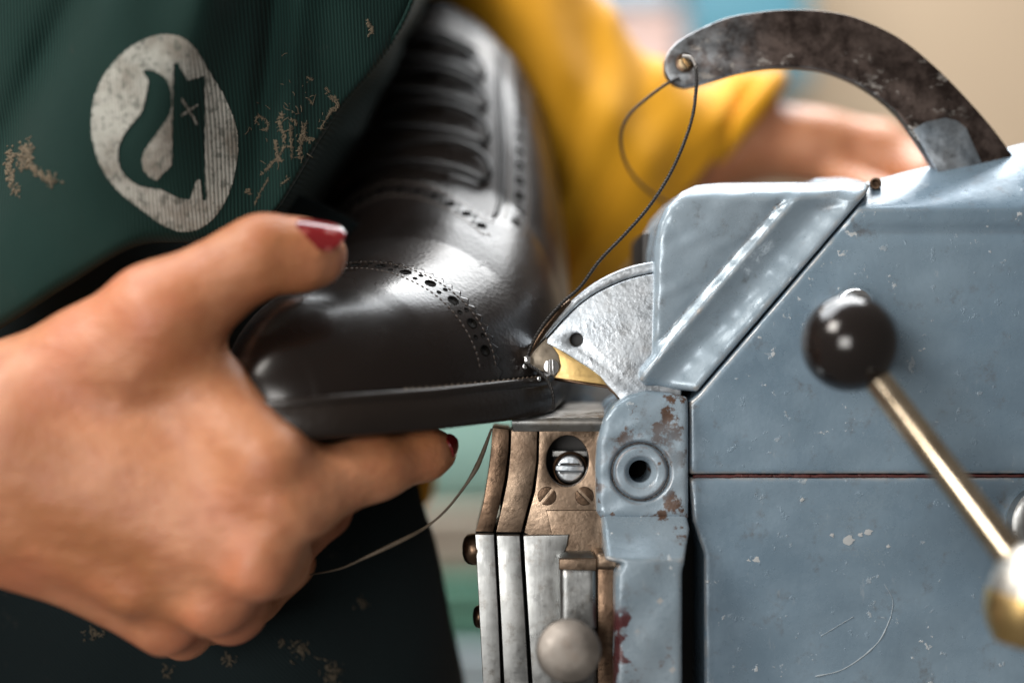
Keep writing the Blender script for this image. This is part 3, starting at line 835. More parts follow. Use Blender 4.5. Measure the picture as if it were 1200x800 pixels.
def overlay(name, edge, off, mat, teeth, amp, a0=0.05, ns=90, t_lo=0.004, t_hi=0.996, ntt=None):
    """leather piece from the toe to a gimped edge a=edge(t), lying off mm proud of the last"""
    tq = np.linspace(t_lo, t_hi, ntt or teeth * 8)
    ph = np.linspace(0, teeth, len(tq)) % 1
    saw = amp * (1 - np.abs(2 * ph - 1) * 2)
    ae = edge(tq)
    s = np.r_[np.linspace(0, 0.12, 22)[:-1] ** 1.3 * 0.12 / 0.12 ** 1.3, np.linspace(0.12, 1, ns)]
    rows = []
    for sv in s:
        a = a0 + (ae - a0) * sv + saw * np.clip((sv - 0.95) / 0.05, 0, 1)
        rows.append(upper(a, tq, off * np.ones_like(tq)))
    a = ae + saw
    rows.append(upper(a + 0.35, tq, (off - 0.2) * np.ones_like(tq)))
    rows.append(upper(a + 0.5, tq, (off - 1.4) * np.ones_like(tq)))
    Pv = shoe_w(np.array(rows)).reshape(-1, 3)
    o = obj(name, Pv, gridfaces(len(rows), len(tq)), mat, shoe, sharp=55, flip=True)
    o.data.materials.append(M_hole)                       # dark raw cut edge of the leather, with its undercut shade painted in
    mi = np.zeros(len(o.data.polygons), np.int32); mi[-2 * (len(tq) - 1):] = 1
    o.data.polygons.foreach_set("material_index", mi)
    return o
def cap_edge(t):
    return np.interp(t, [0, 0.06, 0.15, 0.3, 0.5, 0.7, 0.85, 1], [70, 70, 68.5, 66, 64.5, 66, 68.5, 70])
def vamp_edge(t):
    t = np.minimum(t, 1 - np.asarray(t))
    return np.interp(t, [0, 0.22, 0.235, 0.245, 0.25, 0.258, 0.28, 0.35, 0.42, 0.5], [205, 200, 185, 160, 134, 116, 113, 117, 121, 124])
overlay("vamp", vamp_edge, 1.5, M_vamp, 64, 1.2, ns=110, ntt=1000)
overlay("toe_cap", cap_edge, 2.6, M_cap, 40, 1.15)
# punched holes and stitching along the edges
def disc_mesh(r):
    V, F = lathe([(r * 1.16, 0.0), (r * 1.05, 0.10), (r * 0.9, -0.02), (r * 0.5, -0.03)], 12)
    return mesh("perforation", V, F, M_hole, 0)
big_, small_ = disc_mesh(1.9), disc_mesh(0.85)
def frame_at(a, t, off):
    p = shoe_w(upper(np.array(a), np.array(t), np.array(off)))
    p1 = shoe_w(upper(np.array(a + 0.5), np.array(t), np.array(off))); p2 = shoe_w(upper(np.array(a), np.array(t + 0.003), np.array(off)))
    nrm = np.cross(p1 - p, p2 - p); nrm /= np.linalg.norm(nrm)
    if (shoe_w(upper(np.array(a), np.array(t), np.array(off + 1.0))) - p) @ nrm < 0: nrm = -nrm
    return p, basis(nrm, da)
def arc(edge, back, lo, hi, off, N=600, inv=1):
    """samples along a line lying `back` mm in front of an edge; returns list (a,t,len)"""
    t = np.linspace(lo, hi, N); a = edge(t) - back
    p = shoe_w(upper(a, t, off * np.ones_like(t)))
    L = np.r_[0, np.cumsum(np.linalg.norm(np.diff(p, axis=0), axis=1))]
    return a, t, L
def holes(edge, back, lo, hi, off, step, side):
    a, t, L = arc(edge, back, lo, hi, off)
    k = 0
    for s in np.arange(2.5, L[-1] - 2, step / 2):
        aa, t0 = np.interp(s, L, a), np.interp(s, L, t)
        if k % 2 == 0:
            p, R = frame_at(aa, t0, off); place("perforation", big_, shoe, p, R)
        else:
            for dlt in (-side, side):
                p, R = frame_at(aa + dlt, t0, off); place("perforation", small_, shoe, p, R)
        k += 1
holes(cap_edge, 5.0, 0.05, 0.62, 2.62, 10.5, 1.6)
def stitches(edge, back, lo, hi, off, pitch=2.1, r=0.26, mat=M_stitch, fill=0.72):
    a, t, L = arc(edge, back, lo, hi, off + 0.08); out = []
    for s in np.arange(0, L[-1] - pitch, pitch):
        q = s + np.array([0, 0.5, 1]) * pitch * fill
        P3 = shoe_w(upper(np.interp(q, L, a), np.interp(q, L, t), np.array([off - 0.12, off + 0.1, off - 0.12])))
        out.append(tube(P3, [r * 0.7, r, r * 0.7], 5))
    return out
st = stitches(cap_edge, 9.0, 0.03, 0.64, 2.62) + stitches(cap_edge, 1.9, 0.03, 0.64, 2.62)
V, F = join(*st); tag(obj("stitching", V, F, M_stitch, shoe, sharp=0), kind='stuff')
st = stitches(vamp_edge, 9.6, 0.262, 0.72, 1.52, 2.1, 0.32) + stitches(vamp_edge, 2.2, 0.262, 0.72, 1.52, 2.1, 0.32)
# band that runs back along the lace facing: lines of constant distance in t
def back_line(dt, a_lo, a_hi):
    a = np.linspace(a_lo, a_hi, 200)
    te = np.interp(a, [113, 116, 134, 160, 185, 200], [0.275, 0.258, 0.25, 0.245, 0.235, 0.22]) - dt
    p = shoe_w(upper(a, te, np.ones_like(a))); L = np.r_[0, np.cumsum(np.linalg.norm(np.diff(p, axis=0), axis=1))]
    return a, te, L
for dt, r in ((0.012, 0.3), (0.062, 0.3)):
    a, te, L = back_line(dt, 119, 196)
    for s in np.arange(0, L[-1] - 2, 2.2):
        q = s + np.array([0, 0.8, 1.6])
        st.append(tube(shoe_w(upper(np.interp(q, L, a), np.interp(q, L, te), np.array([1.4, 1.75, 1.4]))), [0.25, r * 1.2, 0.25], 5))
V, F = join(*st); tag(obj("stitching", V, F, M_stitch2, shoe, sharp=0), kind='stuff')
a, te, L = back_line(-0.006, 117, 196)
V, F = tube(shoe_w(upper(a[::4], te[::4], np.full(50, 0.7))), 1.0, 6); obj("recess_shade_line", V, F, M_lace, shoe, sharp=0)  # added dark tube, stands in for the shaded recess along the facing
holes(vamp_edge, 6.0, 0.275, 0.66, 1.52, 9.5, 1.6)
a, te, L = back_line(0.037, 121, 194)
for i, s in enumerate(np.arange(2, L[-1], 4.6)):
    p, R = frame_at(np.interp(s, L, a), np.interp(s, L, te), 1.55); place("perforation", big_ if i % 2 == 0 else small_, shoe, p, R)
# facings edge strip raised by the eyelets, tongue tip, laces
def strip(name, pts, wid, off, mat):
    pts = spline(pts, 10); L_, R_ = [], []
    rows = []
    for a, t in pts:
        rows.append([(a, t - wid, -0.2), (a, t - wid, off), (a, t, off + 0.3), (a, t + wid, off), (a, t + wid, -0.2)])
    rows = np.array(rows)
    Pv = shoe_w(upper(rows[..., 0], rows[..., 1], rows[..., 2])).reshape(-1, 3)
    return obj(name, Pv, gridfaces(len(pts), 5), mat, shoe, sharp=50, flip=True)
strip("facing", [(128, 0.425), (150, 0.43), (170, 0.435), (186, 0.44)], 0.055, 1.2, M_quarter)
strip("facing", [(128, 0.585), (150, 0.58), (170, 0.575), (186, 0.57)], 0.055, 1.2, M_quarter)
for i, a in enumerate((131, 143, 155, 167, 179)):
    # each row: two strands over the throat plus a turn down at the eyelet
    q = [(a + 1, 0.292, 0.2), (a - 0.5, 0.31, 2.4), (a - 1.5, 0.355, 3.0), (a - 2.5, 0.42, 3.6), (a - 1.5, 0.5, 3.4), (a - 1, 0.58, 3.4), (a, 0.63, 1.5)]
    q = np.array(q); V, F = tube(spline(shoe_w(upper(q[:, 0], q[:, 1], q[:, 2])), 8), 1.45, 8)
    obj("lace", V, F, M_lace, shoe, sharp=0)
    if i < 4:
        q = np.array([(a + 1, 0.292, 0.6), (a + 3, 0.283, 2.4), (a + 6.5, 0.287, 2.6), (a + 8, 0.31, 2.8), (a + 7.6, 0.36, 3.0), (a + 5.5, 0.42, 3.4), (a + 3.5, 0.5, 3.2)])
        V, F = tube(spline(shoe_w(upper(q[:, 0], q[:, 1], q[:, 2])), 8), 1.25, 8); obj("lace", V, F, M_lace, shoe, sharp=0)
# sole with welt
ol_a = np.r_[np.linspace(0, 8, 22)[:-1], np.linspace(8, 272, 120), np.linspace(272, 281, 12)[1:]]
bend = np.interp(ol_a, BEND_A, BEND_B)
right = np.stack([ol_a, wdt(ol_a) + bend], 1); left = np.stack([ol_a[::-1], (bend - wdt(ol_a))[::-1]], 1)
ol = np.concatenate([right, left[1:-1]])
tg = np.roll(ol, -1, 0) - np.roll(ol, 1, 0); nn = np.stack([tg[:, 1], -tg[:, 0]], 1); nn /= np.linalg.norm(nn, axis=1)[:, None] + 1e-9
if (nn[60] @ np.array([0, 1.0])) < 0: nn = -nn
for _ in range(6): nn = np.roll(nn, 1, 0) * .25 + nn * .5 + np.roll(nn, -1, 0) * .25
nn /= np.linalg.norm(nn, axis=1)[:, None]
prof = [(-6, 0.2), (4.2, 0.0), (4.9, -0.3), (5.2, -1.0), (5.0, -2.6), (4.7, -3.1), (5.1, -3.8), (5.5, -8), (5.2, -11.6), (4.6, -13.0), (3.4, -13.8), (-14, -13.8)]
rows = []
for o_, z_ in prof:
    q = ol + nn * (o_ * np.interp(ol[:, 0], [95, 140], [1, 0.15]) if o_ > 0 else o_ + np.interp(ol[:, 0], [95, 140], [0, -2]))[:, None]
    rows.append(np.stack([q[:, 0], q[:, 1], spring(np.clip(ol[:, 0], 0, 281)) + z_], 1))
N = len(ol); Pv = shoe_w(np.array(rows)).reshape(-1, 3)
F = gridfaces(len(prof), N, True).tolist() + [list(range(N))[::-1], [(len(prof) - 1) * N + i for i in range(N)]]
V, F = Pv, F
so = obj("sole", V, F, M_sole, shoe, sharp=50)
bm = bmesh.new(); bm.from_mesh(so.data); bmesh.ops.recalc_face_normals(bm, faces=bm.faces); bm.to_mesh(so.data); bm.free()
# pale thread fibres of the welt seam
st = []
q = ol + nn * 3.4; L = np.r_[0, np.cumsum(np.linalg.norm(np.diff(q[:143], axis=0), axis=1))]
for s in np.arange(52, 118, 2.6):
    z = s + np.array([0, 0.9, 1.8]); aa = np.interp(z, L, q[:143, 0]); bb = np.interp(z, L, q[:143, 1]) + rng.normal(0, 0.12)
    st.append(tube(shoe_w(np.stack([aa, bb, spring(np.clip(aa, 0, 281)) + np.array([0.05, 0.5, 0.05])], 1)), 0.2, 5))
V, F = join(*st); tag(obj("welt_stitching", V, F, M_fibre, shoe, sharp=0), kind='stuff')

# ------------------------------------------------------------------ stitching machine
mach = thing("stitching_machine", "worn blue grey shoe stitching machine with arched steel arm and black ball lever", "sewing machine", P(900, 870, 40))
def pxy(X, Z): return X / U + 600, 400 - Z / U       # mm on the focus plane -> photo pixel
# nose housing with its diagonal rib
def nose_front(X, Z, d2):
    px, py = pxy(X, Z)
    u = 0.756 * px + 0.654 * py - 854
    left = -2.0 + 4.0 * np.exp(np.minimum(u + 8, 0) / 36.0)
    right_ = -0.6 * np.clip(1 - u / 64, 0, 1) ** 2 + 3.4 * np.sin(np.clip(u / 64, 0, 1) * math.pi) ** 1.5
    st_ = np.clip((u + 10) / 16, 0, 1); st_ = st_ * st_ * (3 - 2 * st_)
    y = left * (1 - st_) + right_ * st_
    y = y - 0.25 * np.exp(-((u - 6) / 5.0) ** 2)
    fade = np.clip((py - 218) / 28, 0, 1); fade = fade * fade * (3 - 2 * fade)
    y = -1.0 + (y + 1.0) * fade
    y = y + 0.020 * np.clip(236 - py, 0, 60) ** 2                    # top rolls back
    y = y + 0.22 * np.sin(px / 7.3 + np.sin(py / 9)) * np.sin(py / 6.1)
    return y
nose_poly = [(818, 459), (790, 457), (757, 452), (750, 445), (749, 434), (756, 425), (765, 415), (766, 390), (767, 292), (772, 261), (781, 243), (800, 223), (822, 212), (852, 208), (965, 206), (980, 196), (1017, 193), (1028, 203), (1030, 212)]
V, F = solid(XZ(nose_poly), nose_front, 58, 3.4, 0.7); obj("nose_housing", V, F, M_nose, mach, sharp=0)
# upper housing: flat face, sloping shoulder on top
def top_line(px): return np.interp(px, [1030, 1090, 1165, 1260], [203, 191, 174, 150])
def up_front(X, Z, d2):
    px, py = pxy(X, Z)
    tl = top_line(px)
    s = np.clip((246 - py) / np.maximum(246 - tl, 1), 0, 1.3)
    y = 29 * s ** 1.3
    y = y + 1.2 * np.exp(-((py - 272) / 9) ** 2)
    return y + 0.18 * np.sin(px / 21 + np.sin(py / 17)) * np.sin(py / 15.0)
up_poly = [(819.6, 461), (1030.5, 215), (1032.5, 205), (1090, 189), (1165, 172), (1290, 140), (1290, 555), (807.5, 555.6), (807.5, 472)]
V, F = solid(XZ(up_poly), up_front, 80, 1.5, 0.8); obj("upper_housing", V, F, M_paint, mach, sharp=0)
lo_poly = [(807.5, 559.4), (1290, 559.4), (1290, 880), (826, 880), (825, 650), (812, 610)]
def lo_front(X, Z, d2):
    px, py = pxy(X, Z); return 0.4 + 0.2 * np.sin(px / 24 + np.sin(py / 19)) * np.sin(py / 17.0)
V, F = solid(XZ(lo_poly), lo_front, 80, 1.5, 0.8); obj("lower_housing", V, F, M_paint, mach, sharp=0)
# dark core behind the joints
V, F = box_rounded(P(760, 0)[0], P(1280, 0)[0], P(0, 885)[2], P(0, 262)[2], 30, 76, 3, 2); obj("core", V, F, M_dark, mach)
V, F = box_rounded(P(628, 0, 70)[0], P(830, 0, 70)[0], P(0, 900, 70)[2], P(0, 418, 70)[2], 62, 120, 6, 3); obj("rear_column", V, F, M_paint, mach)
# red sealing paint left in the joint
jr = []
for x0, x1 in ((812, 880), (868, 905), (905, 950), (930, 1010), (1005, 1040), (1036, 1100), (1096, 1200)):
    xs = np.linspace(x0, x1, 14); jr.append(tube(np.array([P(x, 557.4 + rng.normal(0, 0.35), 1.2) for x in xs]), 0.5 + 0.25 * rng.random(14), 6))
V, F = join(*jr); obj("joint_sealant", V, F, m_plain("oxblood_paint", (0.075, 0.018, 0.016), 0.6, var=0.6, scale=120), mach, sharp=0)
# pivot bracket
bx, bz = P(749, 551)[0], P(749, 551)[2]
def lug_front(X, Z, d2):
    r = np.hypot(X - bx, Z - bz)
    y = np.full(X.shape, -6.0)
    y = y + 2.4 * np.exp(-((r - 9.9) / 0.6) ** 2) - 0.5 * (r < 9.4) * np.clip((9.4 - r) / 0.6, 0, 1)
    y = y + 2.2 * np.clip((5.6 - r) / 1.4, 0, 1)
    px, py = pxy(X, Z)
    return y + 0.25 * np.sin(px / 9 + py / 13) * np.sin(py / 8.0) + 0.0022 * np.clip(500 - py, 0, 60) ** 2
def drill(f3, g):
    X, Y, Z = g
    hole = np.maximum(np.hypot(X - bx, Z - bz) - 3.9, Y - 14)
    return smax(f3, -hole, 0.8)
lug_poly = [(704, 606), (698, 598), (697, 545), (699, 515), (706, 490), (718, 473), (734, 463), (757, 457), (790, 461), (805, 465), (805, 606)]
V, F = solid(XZ(lug_poly), lug_front, 40, 3.0, 0.5, drill); obj("pivot_bracket", V, F, M_lug, mach, sharp=0)
V, F = lathe([(4.2, -0.5), (4.2, 0.0)], 24); obj("bore", turn(V, basis((0, -1, 0)), (bx, 13, bz)), F, M_hole, mach)
def blk_front(X, Z, d2):
    px, py = pxy(X, Z)
    s = np.clip((py - 602) / 42, 0, 1)
    return -5.2 - 17 * s + 0.2 * np.sin(px / 11 + py / 15)
k_ = 0.957
blk_poly = [(703, 597), (803, 597), (804.5, 616), (795, 642), (791, 660), (791, 905), (715, 905), (716, 660), (722, 650), (705, 645)]
V, F = solid(XZ(blk_poly), blk_front, 42, 2.4, 0.7); _ox = (P(716, 0)[0] - root_origin(mach)[0]) / 1000; _oz = (P(0, 690)[2] - root_origin(mach)[2]) / 1000
M_block = m_paint("stained_blue_paint", (0.17, 0.23, 0.28), (0.26, 0.32, 0.37), chip=0.66, ecol=(0.30, 0.30, 0.30), rust=0.2, stain=(_ox, _oz))
obj("bracket_block", V, F, M_block, mach, sharp=0)
# guide plates, left stack: browned upper halves and bright lower halves
def pl(name, pts, y, thick, mat, bevel=0.35, holes_=(), ref=None):
    V, F = plate([XZ(pts, ref if ref is not None else 0)] + [h for h in holes_], y, thick, bevel); return obj(name, V, F, mat, mach, sharp=22)
pl("guide_plate", [(577, 501), (597, 503), (596, 530), (592, 560), (586, 590), (578, 624), (557, 624), (566, 590), (571, 560), (575, 530)], 2.0, 26, M_brown2)
pl("guide_plate", [(599, 503), (630, 503), (629, 540), (624, 575), (617, 600), (611, 624), (581, 624), (589, 590), (595, 560), (598, 530)], 0.8, 24, M_brown)
hole_o = circle(P(665, 540)[0], P(665, 540)[2], 25 * U, 30 * U, 48)
pl("guide_plate", [(632, 499), (712, 499), (712, 597), (708, 640), (700, 672), (652, 672), (655, 640), (614, 624), (620, 600), (627, 575), (631, 540)], 0.0, 5.0, M_brown, 0.35, [hole_o])
pl("cover_strip", [(640, 597), (712, 597), (712, 668), (655, 668)], -1.2, 3, M_brown, 0.3)
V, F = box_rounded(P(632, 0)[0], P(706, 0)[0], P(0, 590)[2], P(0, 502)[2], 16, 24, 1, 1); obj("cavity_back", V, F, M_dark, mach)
pl("wear_plate", [(557, 625), (579, 625), (584, 720), (590, 880), (570, 880), (563, 740)], -1.5, 20, M_steel)
pl("wear_plate", [(582, 626), (609, 626), (615, 720), (624, 880), (595, 880), (588, 740)], -2.2, 18, M_steel)
pl("wear_plate", [(613, 626), (666, 625), (664, 638), (658, 652), (656, 668), (657, 720), (662, 880), (629, 880), (620, 740)], -3.0, 14, M_steel)
# slide bar across the top
prof = [(-2, 499), (-2.6, 494), (-2.0, 490), (0.5, 487.5), (14, 483), (38, 477), (38, 505), (-1, 505)]
xs = (584, 600, 640, 712)
V = []
for x in xs:
    for (yv, pyv) in prof:
        z = P(0, pyv)[2]; V.append((P(x, 0)[0] + (6 - yv * 0.0 if x == 584 else 0) + (yv * 0.45 if x == 584 else 0), yv, z))
F = gridfaces(len(xs), len(prof), True).tolist() + [list(range(len(prof))), [(len(xs) - 1) * len(prof) + i for i in range(len(prof))][::-1]]
sb = obj("slide_bar", V, F, M_steel, mach, sharp=50)
bm = bmesh.new(); bm.from_mesh(sb.data); bmesh.ops.recalc_face_normals(bm, faces=bm.faces); bm.to_mesh(sb.data); bm.free()
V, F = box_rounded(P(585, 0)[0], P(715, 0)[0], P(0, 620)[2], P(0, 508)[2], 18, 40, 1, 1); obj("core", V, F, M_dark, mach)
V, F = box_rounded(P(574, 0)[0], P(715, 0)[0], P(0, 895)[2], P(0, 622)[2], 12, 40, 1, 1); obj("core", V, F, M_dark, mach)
# slotted screws
def screw(r, slot=0.16, dome=0.25, mat=M_steel, depth=1.2, name="screw"):
    a = math.asin(slot)
    h1 = circle(0, 0, r, None, 20, a, math.pi - a); h2 = circle(0, 0, r, None, 20, math.pi + a, 2 * math.pi - a)
    V, F = plate([h1, h2], 0, depth, min(dome, r * 0.25), 3)
    V2, F2 = plate([circle(0, 0, r * 0.97, None, 30)], depth * 0.55, depth * 0.6, 0.05)
    V, F = join((V, F), (V2, F2))
    return mesh(name, V, F, mat, 35)
def Ry(deg):
    return Matrix.Rotation(math.radians(deg), 3, 'Y')
sc1 = screw(3.3, 0.15, 0.3, M_brown2)
place("screw", sc1, mach, P(641, 581, -0.35), Ry(-50)); place("screw", sc1, mach, P(685, 581, -0.35), Ry(45))
sc2 = screw(5.2, 0.14, 1.4, M_nickel, 3.0)
place("adjusting_screw", sc2, mach, P(668, 549, 6), Ry(2))
V, F = lathe([(6.4, 0), (6.4, 3.0), (5.9, 3.3), (5.5, 3.0), (5.5, 0)], 36); obj("bushing", turn(V, basis((0, -1, 0)), P(668, 549, 9)), F, M_brown2, mach)
pl("clamp_bar", [(648, 530), (690, 530), (690, 537), (648, 537)], 8, 4, M_steel)
# round screw heads seen from the side on the left
def side_head(p, r, hgt_):
    V, F = lathe([(r, 0), (r, hgt_ * 0.3), (r * 0.93, hgt_ * 0.62), (r * 0.7, hgt_ * 0.88), (r * 0.35, hgt_)], 28)
    return obj("screw_head", turn(V, basis((-1, -0.12, 0)), p), F, M_brown2, mach)
side_head(P(558, 643, 4), 5.6, 4.8); side_head(P(563, 722, 4), 4.0, 2.6)
# bearing block and round knob in front
bp = [(655, 652), (664, 648), (692, 648), (699, 652), (699, 735), (656, 735)]
V, F = solid(XZ(bp, -8), lambda X, Z, d: -12 + 0.0009 * np.clip(672 - pxy(X, Z)[1], 0, 40) ** 3 * 0.3, 6, 2.6, 0.6); obj("bearing_block", V, F, M_steel, mach, sharp=0)
pl("bearing_strap", [(655, 654), (699, 654), (699, 668), (655, 667)], -13.0, 3, M_brown, 0.5, ref=-12)
V, F = lathe([(4, -26), (4, -3), (9.6, -2.6), (10.4, -1.6), (10.6, 0), (10.2, 1.2), (9.0, 1.9), (5, 2.4), (1, 2.5)], 48)
obj("round_knob", turn(V, basis((0, -1, 0)), P(666, 762, -36)), F, m_metal("dull_aluminium", (0.27, 0.24, 0.215), (0.37, 0.335, 0.30), 0.45, 30, 0.25, (0.2, 0.12, 0.07)), mach)
V, F = box_rounded(P(699, 0, -6)[0], P(721, 0, -6)[0], P(0, 900)[2], P(0, 655)[2], -10, 20, 1.0, 2); obj("spacer_bar", V, F, M_brown2, mach)
V, F = box_rounded(P(697, 0, -6)[0], P(724, 0, -6)[0], P(0, 660)[2], P(0, 641)[2], -14, 10, 1.4, 3); obj("spacer_cap", V, F, M_brown, mach)
# needle head
out_arc = [(800, 300), (768, 305), (737, 312), (705, 326), (676, 347), (654, 370), (642, 386), (630, 400)]
in_arc = [(800, 316), (768, 320), (738, 327), (707, 340), (682, 356), (661, 376), (642, 397)]
low = [(641, 402), (660, 412), (690, 431), (704, 441), (712, 451), (722, 461), (727, 467), (735, 500), (800, 500)]
oa, ia = spline(out_arc, 6), spline(in_arc, 6)
in2 = ia + np.array([-0.9, -1.5])
hole_h = circle(P(676, 398)[0], P(676, 398)[2], 8.2 * U, None, 28)
pl("rim_plate", np.concatenate([oa, in2[::-1]]), 6.0, 6, M_nickel, 0.9)
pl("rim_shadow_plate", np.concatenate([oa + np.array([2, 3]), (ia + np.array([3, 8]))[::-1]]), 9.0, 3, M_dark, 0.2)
pl("head_plate", np.concatenate([ia, low]), 4.4, 7, M_nickel, 0.35, [hole_h])
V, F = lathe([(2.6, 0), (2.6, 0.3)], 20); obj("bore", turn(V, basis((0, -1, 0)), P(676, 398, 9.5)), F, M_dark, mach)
gl = [(641, 396), (634, 403), (626, 412), (619, 424), (624, 431), (640, 437), (651, 442), (658, 430), (655, 416), (648, 406)]
pl("hook_guard", gl, 4.8, 4, m_metal("dull_grey_steel", (0.26, 0.22, 0.17), (0.36, 0.31, 0.25), 0.45, 60, 0.4), 0.3)
pl("brass_plate", [(643, 401), (660, 410), (690, 430), (704, 440), (713, 452), (700, 450), (650, 443), (654, 432), (653, 418)], 5.6, 4, M_brass, 0.25)
V, F = tube(np.array([P(650, 444, 6), P(690, 450, 6), P(712, 453, 6), P(722, 462, 6), P(729, 471, 6)]), 0.6, 6); obj("lower_rim", V, F, M_brown2, mach, sharp=0)
sc3 = screw(2.8, 0.17, 0.5, M_chrome, 2.2)
place("screw", sc3, mach, P(646, 430, 2.8), Ry(88))
V, F = tube(np.array([P(668, 352, 3.4), P(652, 368, 3), P(638, 385, 2.6), P(628, 400, 2.4), P(620, 414, 2.2), P(615, 428, 2.2)]), [0.8, 1.3, 1.5, 1.3, 0.9, 0.35], 10); obj("curved_needle", V, F, M_brown2, mach, sharp=0)
V, F = box_rounded(*(P(614, 0)[0], P(622, 0)[0]), P(0, 426)[2], P(0, 417)[2], -1, 3, 0.6, 2); obj("needle_hook", V, F, M_chrome, mach)
for c, r in (((614, 430), 1.0), ((631, 444), 0.9), ((639, 442), 0.9)):
    V, F = lathe([(r * math.sin(t), -r * math.cos(t)) for t in np.linspace(0.15, math.pi - 0.15, 9)], 14); obj("guide_pin", turn(V, basis((0, -1, 0)), P(*c, 0)), F, M_chrome, mach)
# arched arm
oa = spline([(779, 70), (785, 58), (803, 43), (848, 22), (890, 14), (930, 11), (975, 14), (1010, 23), (1055, 45), (1095, 77), (1130, 112), (1165, 152), (1200, 200)], 6)
ia = spline([(1125, 240), (1092, 190), (1070, 157), (1050, 131), (1025, 110), (998, 94), (968, 83), (938, 79), (905, 79), (870, 84), (840, 93), (815, 100), (803, 102)], 6)
lend = spline([(803, 102), (790, 98), (780, 86), (779, 70)], 5)
ARM_X0 = (P(779, 0)[0] - root_origin(mach)[0]) / 1000
M_arm = m_arm()
eye_h = circle(P(803, 74, 24)[0], P(803, 74, 24)[2], 11 * U, None, 28)
V, F = plate([XZ(np.concatenate([oa, ia, lend[1:-1]]), 24), eye_h], 24, 6, 0.7, 3); arm = obj("arched_arm", V, F, M_arm, mach, sharp=35)
patch = [(1070, 152), (1085, 143), (1108, 138), (1122, 142), (1132, 150), (1139, 166), (1150, 190), (1110, 222)]
V, F = plate([XZ(patch, 24)], 23.75, 0.6, 0.12); obj("ground_patch", V, F, m_metal("ground_steel", (0.30, 0.36, 0.42), (0.62, 0.68, 0.74), 0.34, 70, 0.5, (0.07, 0.06, 0.06), brushed=(0.2, 1, 0.9), bump=0.5), arm, sharp=35)
V, F = lathe([(3.5, 0), (3.5, 1.0), (2.7, 1.2), (2.5, 0.6), (2.5, 0)], 32); obj("eyelet", turn(V, basis((0, -1, 0)), P(803, 74, 25)), F, M_brown2, arm)
sc4 = screw(2.3, 0.16, 0.4, m_metal("brass_screw", (0.5, 0.36, 0.2), (0.7, 0.55, 0.35), 0.25, 90, 0.2), 1.4)
place("screw", sc4, arm, P(803, 74, 23.6), Ry(55))
# small hinge pin in the joint on top
V, F = lathe([(2.2, -12), (2.2, 0), (1.9, 0.3), (1.4, 0.3), (1.3, -3)], 24); obj("hinge_pin", turn(V, basis((-0.2, -1, 0.1)), P(1026, 215, 15)), F, M_brown2, mach)
# ball lever
lev0, lev1 = P(996, 402, -50), P(1192, 662, -72)
V, F = lathe([(3.6, 0), (4.5, 3), (4.9, np.linalg.norm(lev1 - lev0))], 24)
lever = obj("lever", turn(V, basis(lev1 - lev0), lev0), F, m_metal("polished_rod", (0.58, 0.46, 0.32), (0.70, 0.58, 0.43), 0.22, 60, 0.3, bump=0.05), mach)
ts = np.linspace(0.06, math.pi - 0.06, 30)
V, F = lathe([(15.4 * math.sin(t), -15.4 * math.cos(t)) for t in ts], 48); obj("ball_knob", turn(V, basis(lev0 - lev1), lev0), F, M_ball, lever)
V, F = lathe([(11.5 * math.sin(t), 15 * -math.cos(t)) for t in ts], 40); obj("lever_hub", turn(V, basis((0.25, 0, 1)), P(1204, 694, -76)), F, m_metal("brushed_hub", (0.50, 0.48, 0.44), (0.62, 0.60, 0.56), 0.42, 30, 0.05), lever)
V, F = lathe([(6, -16), (9.2, -12), (11.0, -8), (11.85, -3), (11.85, -1.5), (11, -1.5)], 40); obj("hub_yellow_reflection", turn(V, basis((0.25, 0, 1)), P(1204, 694, -76)), F, M_brass, lever)  # added brass band, stands in for a yellow reflection low on the hub
V, F = lathe([(7.5, 0), (7.5, 12), (7.0, 14.5), (5.2, 17), (3, 18), (0.5, 18.4)], 36); obj("acorn_nut", turn(V, basis((0, -1, 0.12)), P(991, 366, 0)), F, M_chrome, mach)
V, F = lathe([(14, 0), (14, 6), (12.5, 7), (9, 7)], 40); obj("lever_boss", turn(V, basis((0, -1, 0)), P(1225, 612, 1)), F, M_steel, mach)
# chips and scratches on the panels
ch = []
for c, r in (((995, 632), 2.0), ((1018, 622), 1.4), ((1008, 626), 0.9), ((1174, 406), 2.0), ((886, 656), 1.3), ((1100, 352), 1.4), ((975, 627), 0.9), ((1132, 300), 1.0), ((940, 585), 0.8), ((877, 657), 0.9), ((1041, 640), 0.8)):
    N = 12; an = np.linspace(0, 2 * math.pi, N, endpoint=False); rr = r * (0.45 + 0.7 * rng.random(N))
    V = np.concatenate([np.stack([rr * np.cos(an) * 1.25, rr * np.sin(an), np.zeros(N)], 1), np.stack([0.7 * rr * np.cos(an) * 1.25, 0.7 * rr * np.sin(an), np.full(N, 0.05)], 1)])
    F = [[i, (i + 1) % N, N + (i + 1) % N, N + i] for i in range(N)] + [[N + i for i in range(N)]]
    ch.append((turn(V, basis((0, -1, 0)), P(*c, 0.3)), F))
V, F = join(*ch); tag(obj("paint_chip", V, F, m_plain("bare_primer", (0.40, 0.42, 0.43), 0.7), mach, sharp=0), kind='stuff')
sc = []
for pts, r in (([(955, 792), (985, 785), (1012, 768), (1032, 748), (1044, 722)], 0.26), ([(1044, 722), (1046, 702), (1036, 684)], 0.12), ([(962, 745), (990, 728), (1000, 722)], 0.1), ([(918, 420), (930, 408)], 0.2), ([(1100, 540), (1130, 520)], 0.15)):
    p = spline(pts, 6); sc.append(tube(np.array([P(*q, 0.35) for q in p]), r * (0.5 + rng.random(len(p))), 5))
V, F = join(*sc); tag(obj("scratch", V, F, m_plain("scratched_paint", (0.30, 0.35, 0.39), 0.6), mach, sharp=0), kind='stuff')

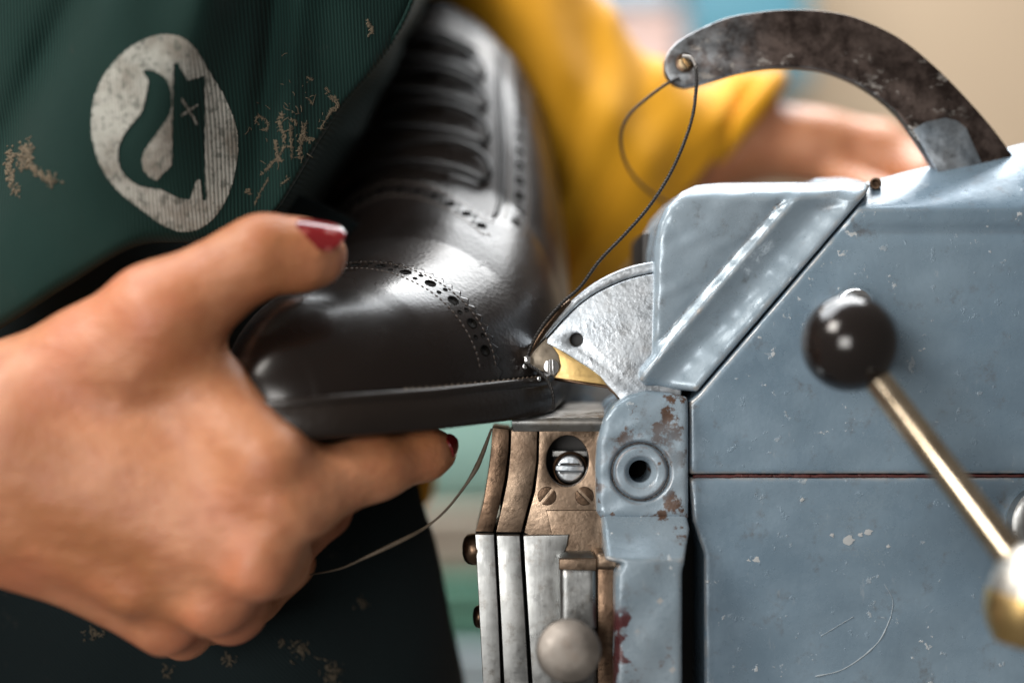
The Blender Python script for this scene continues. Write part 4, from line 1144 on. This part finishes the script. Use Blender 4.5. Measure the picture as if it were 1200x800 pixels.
# ------------------------------------------------------------------ threads
def thread(name, label, pts, r, mat, twist=True):
    p = spline(pts, 14)
    if twist:
        # two plies laid round each other
        L = np.r_[0, np.cumsum(np.linalg.norm(np.diff(p, axis=0), axis=1))]; n = int(L[-1] / 0.35); s = np.linspace(0, L[-1], n)
        q = np.stack([np.interp(s, L, p[:, i]) for i in range(3)], 1); T = np.gradient(q, axis=0); T /= np.linalg.norm(T, axis=1)[:, None]
        u = np.cross(T, [0, 1, 0.01]); u /= np.linalg.norm(u, axis=1)[:, None]; v = np.cross(T, u); out = []
        for ph in (0, math.pi):
            a = s / 1.5 * 2 * math.pi / 1.6 + ph
            out.append(tube(q + 0.45 * r * (np.cos(a)[:, None] * u + np.sin(a)[:, None] * v), r * 0.68, 6))
        V, F = join(*out)
    else: V, F = tube(p, r, 8)
    o = obj(name, V, F, mat, None, p[0], sharp=0)
    return tag(o, label, "thread", None)
thread("thread", "black waxed thread running from the arm's eyelet down to the needle at the welt",
       [P(808, 70, 14), P(815, 76, 12), P(816, 100, 11), P(812, 135, 10), P(800, 172, 8), P(783, 208, 6), P(760, 243, 4), P(732, 275, 3), P(703, 305, 2), P(680, 336, 2), P(660, 354, 2), P(640, 376, 1.5), P(624, 402, 1), P(618, 424, 0), P(630, 434, -1), P(642, 446, -2), P(648, 462, -3), P(648, 480, 0)], 0.62, M_thread)
thread("thread", "loose loop of black thread hanging left of the eyelet before the mustard sleeve",
       [P(796, 92, 20), P(782, 98, 22), P(760, 114, 26), P(738, 134, 32), P(728, 156, 40), P(730, 182, 52), P(742, 206, 66), P(760, 224, 80), P(782, 238, 95), P(810, 250, 110)], 0.6, M_thread)
thread("thread", "short pale waxed thread strand over the eyelet of the arched arm",
       [P(800, 66, 13.5), P(810, 68, 12.2), P(816, 80, 11.8), P(817, 98, 11.5), P(814, 118, 11.4)], 0.6, M_pale, False)
tl = spline([P(576, 502, -4), P(566, 530, -6), P(556, 552, -8), P(540, 576, -8), P(520, 600, -10), P(498, 618, -10), P(470, 633, -14), P(430, 652, -16), P(398, 666, -14), P(363, 673, -12)], 12)
rr = np.interp(np.linspace(0, 1, len(tl)), [0, .10, .2, .3, .5, .62, .7, .8, 1], [0.35, 0.75, 0.95, 0.5, 0.4, 0.75, 0.85, 0.5, 0.25])
V, F = tube(tl, rr, 8)
tag(obj("thread", V, F, M_tail, None, tl[0], sharp=0), "frayed brown thread end hanging from the sole in front of the dark apron", "thread")
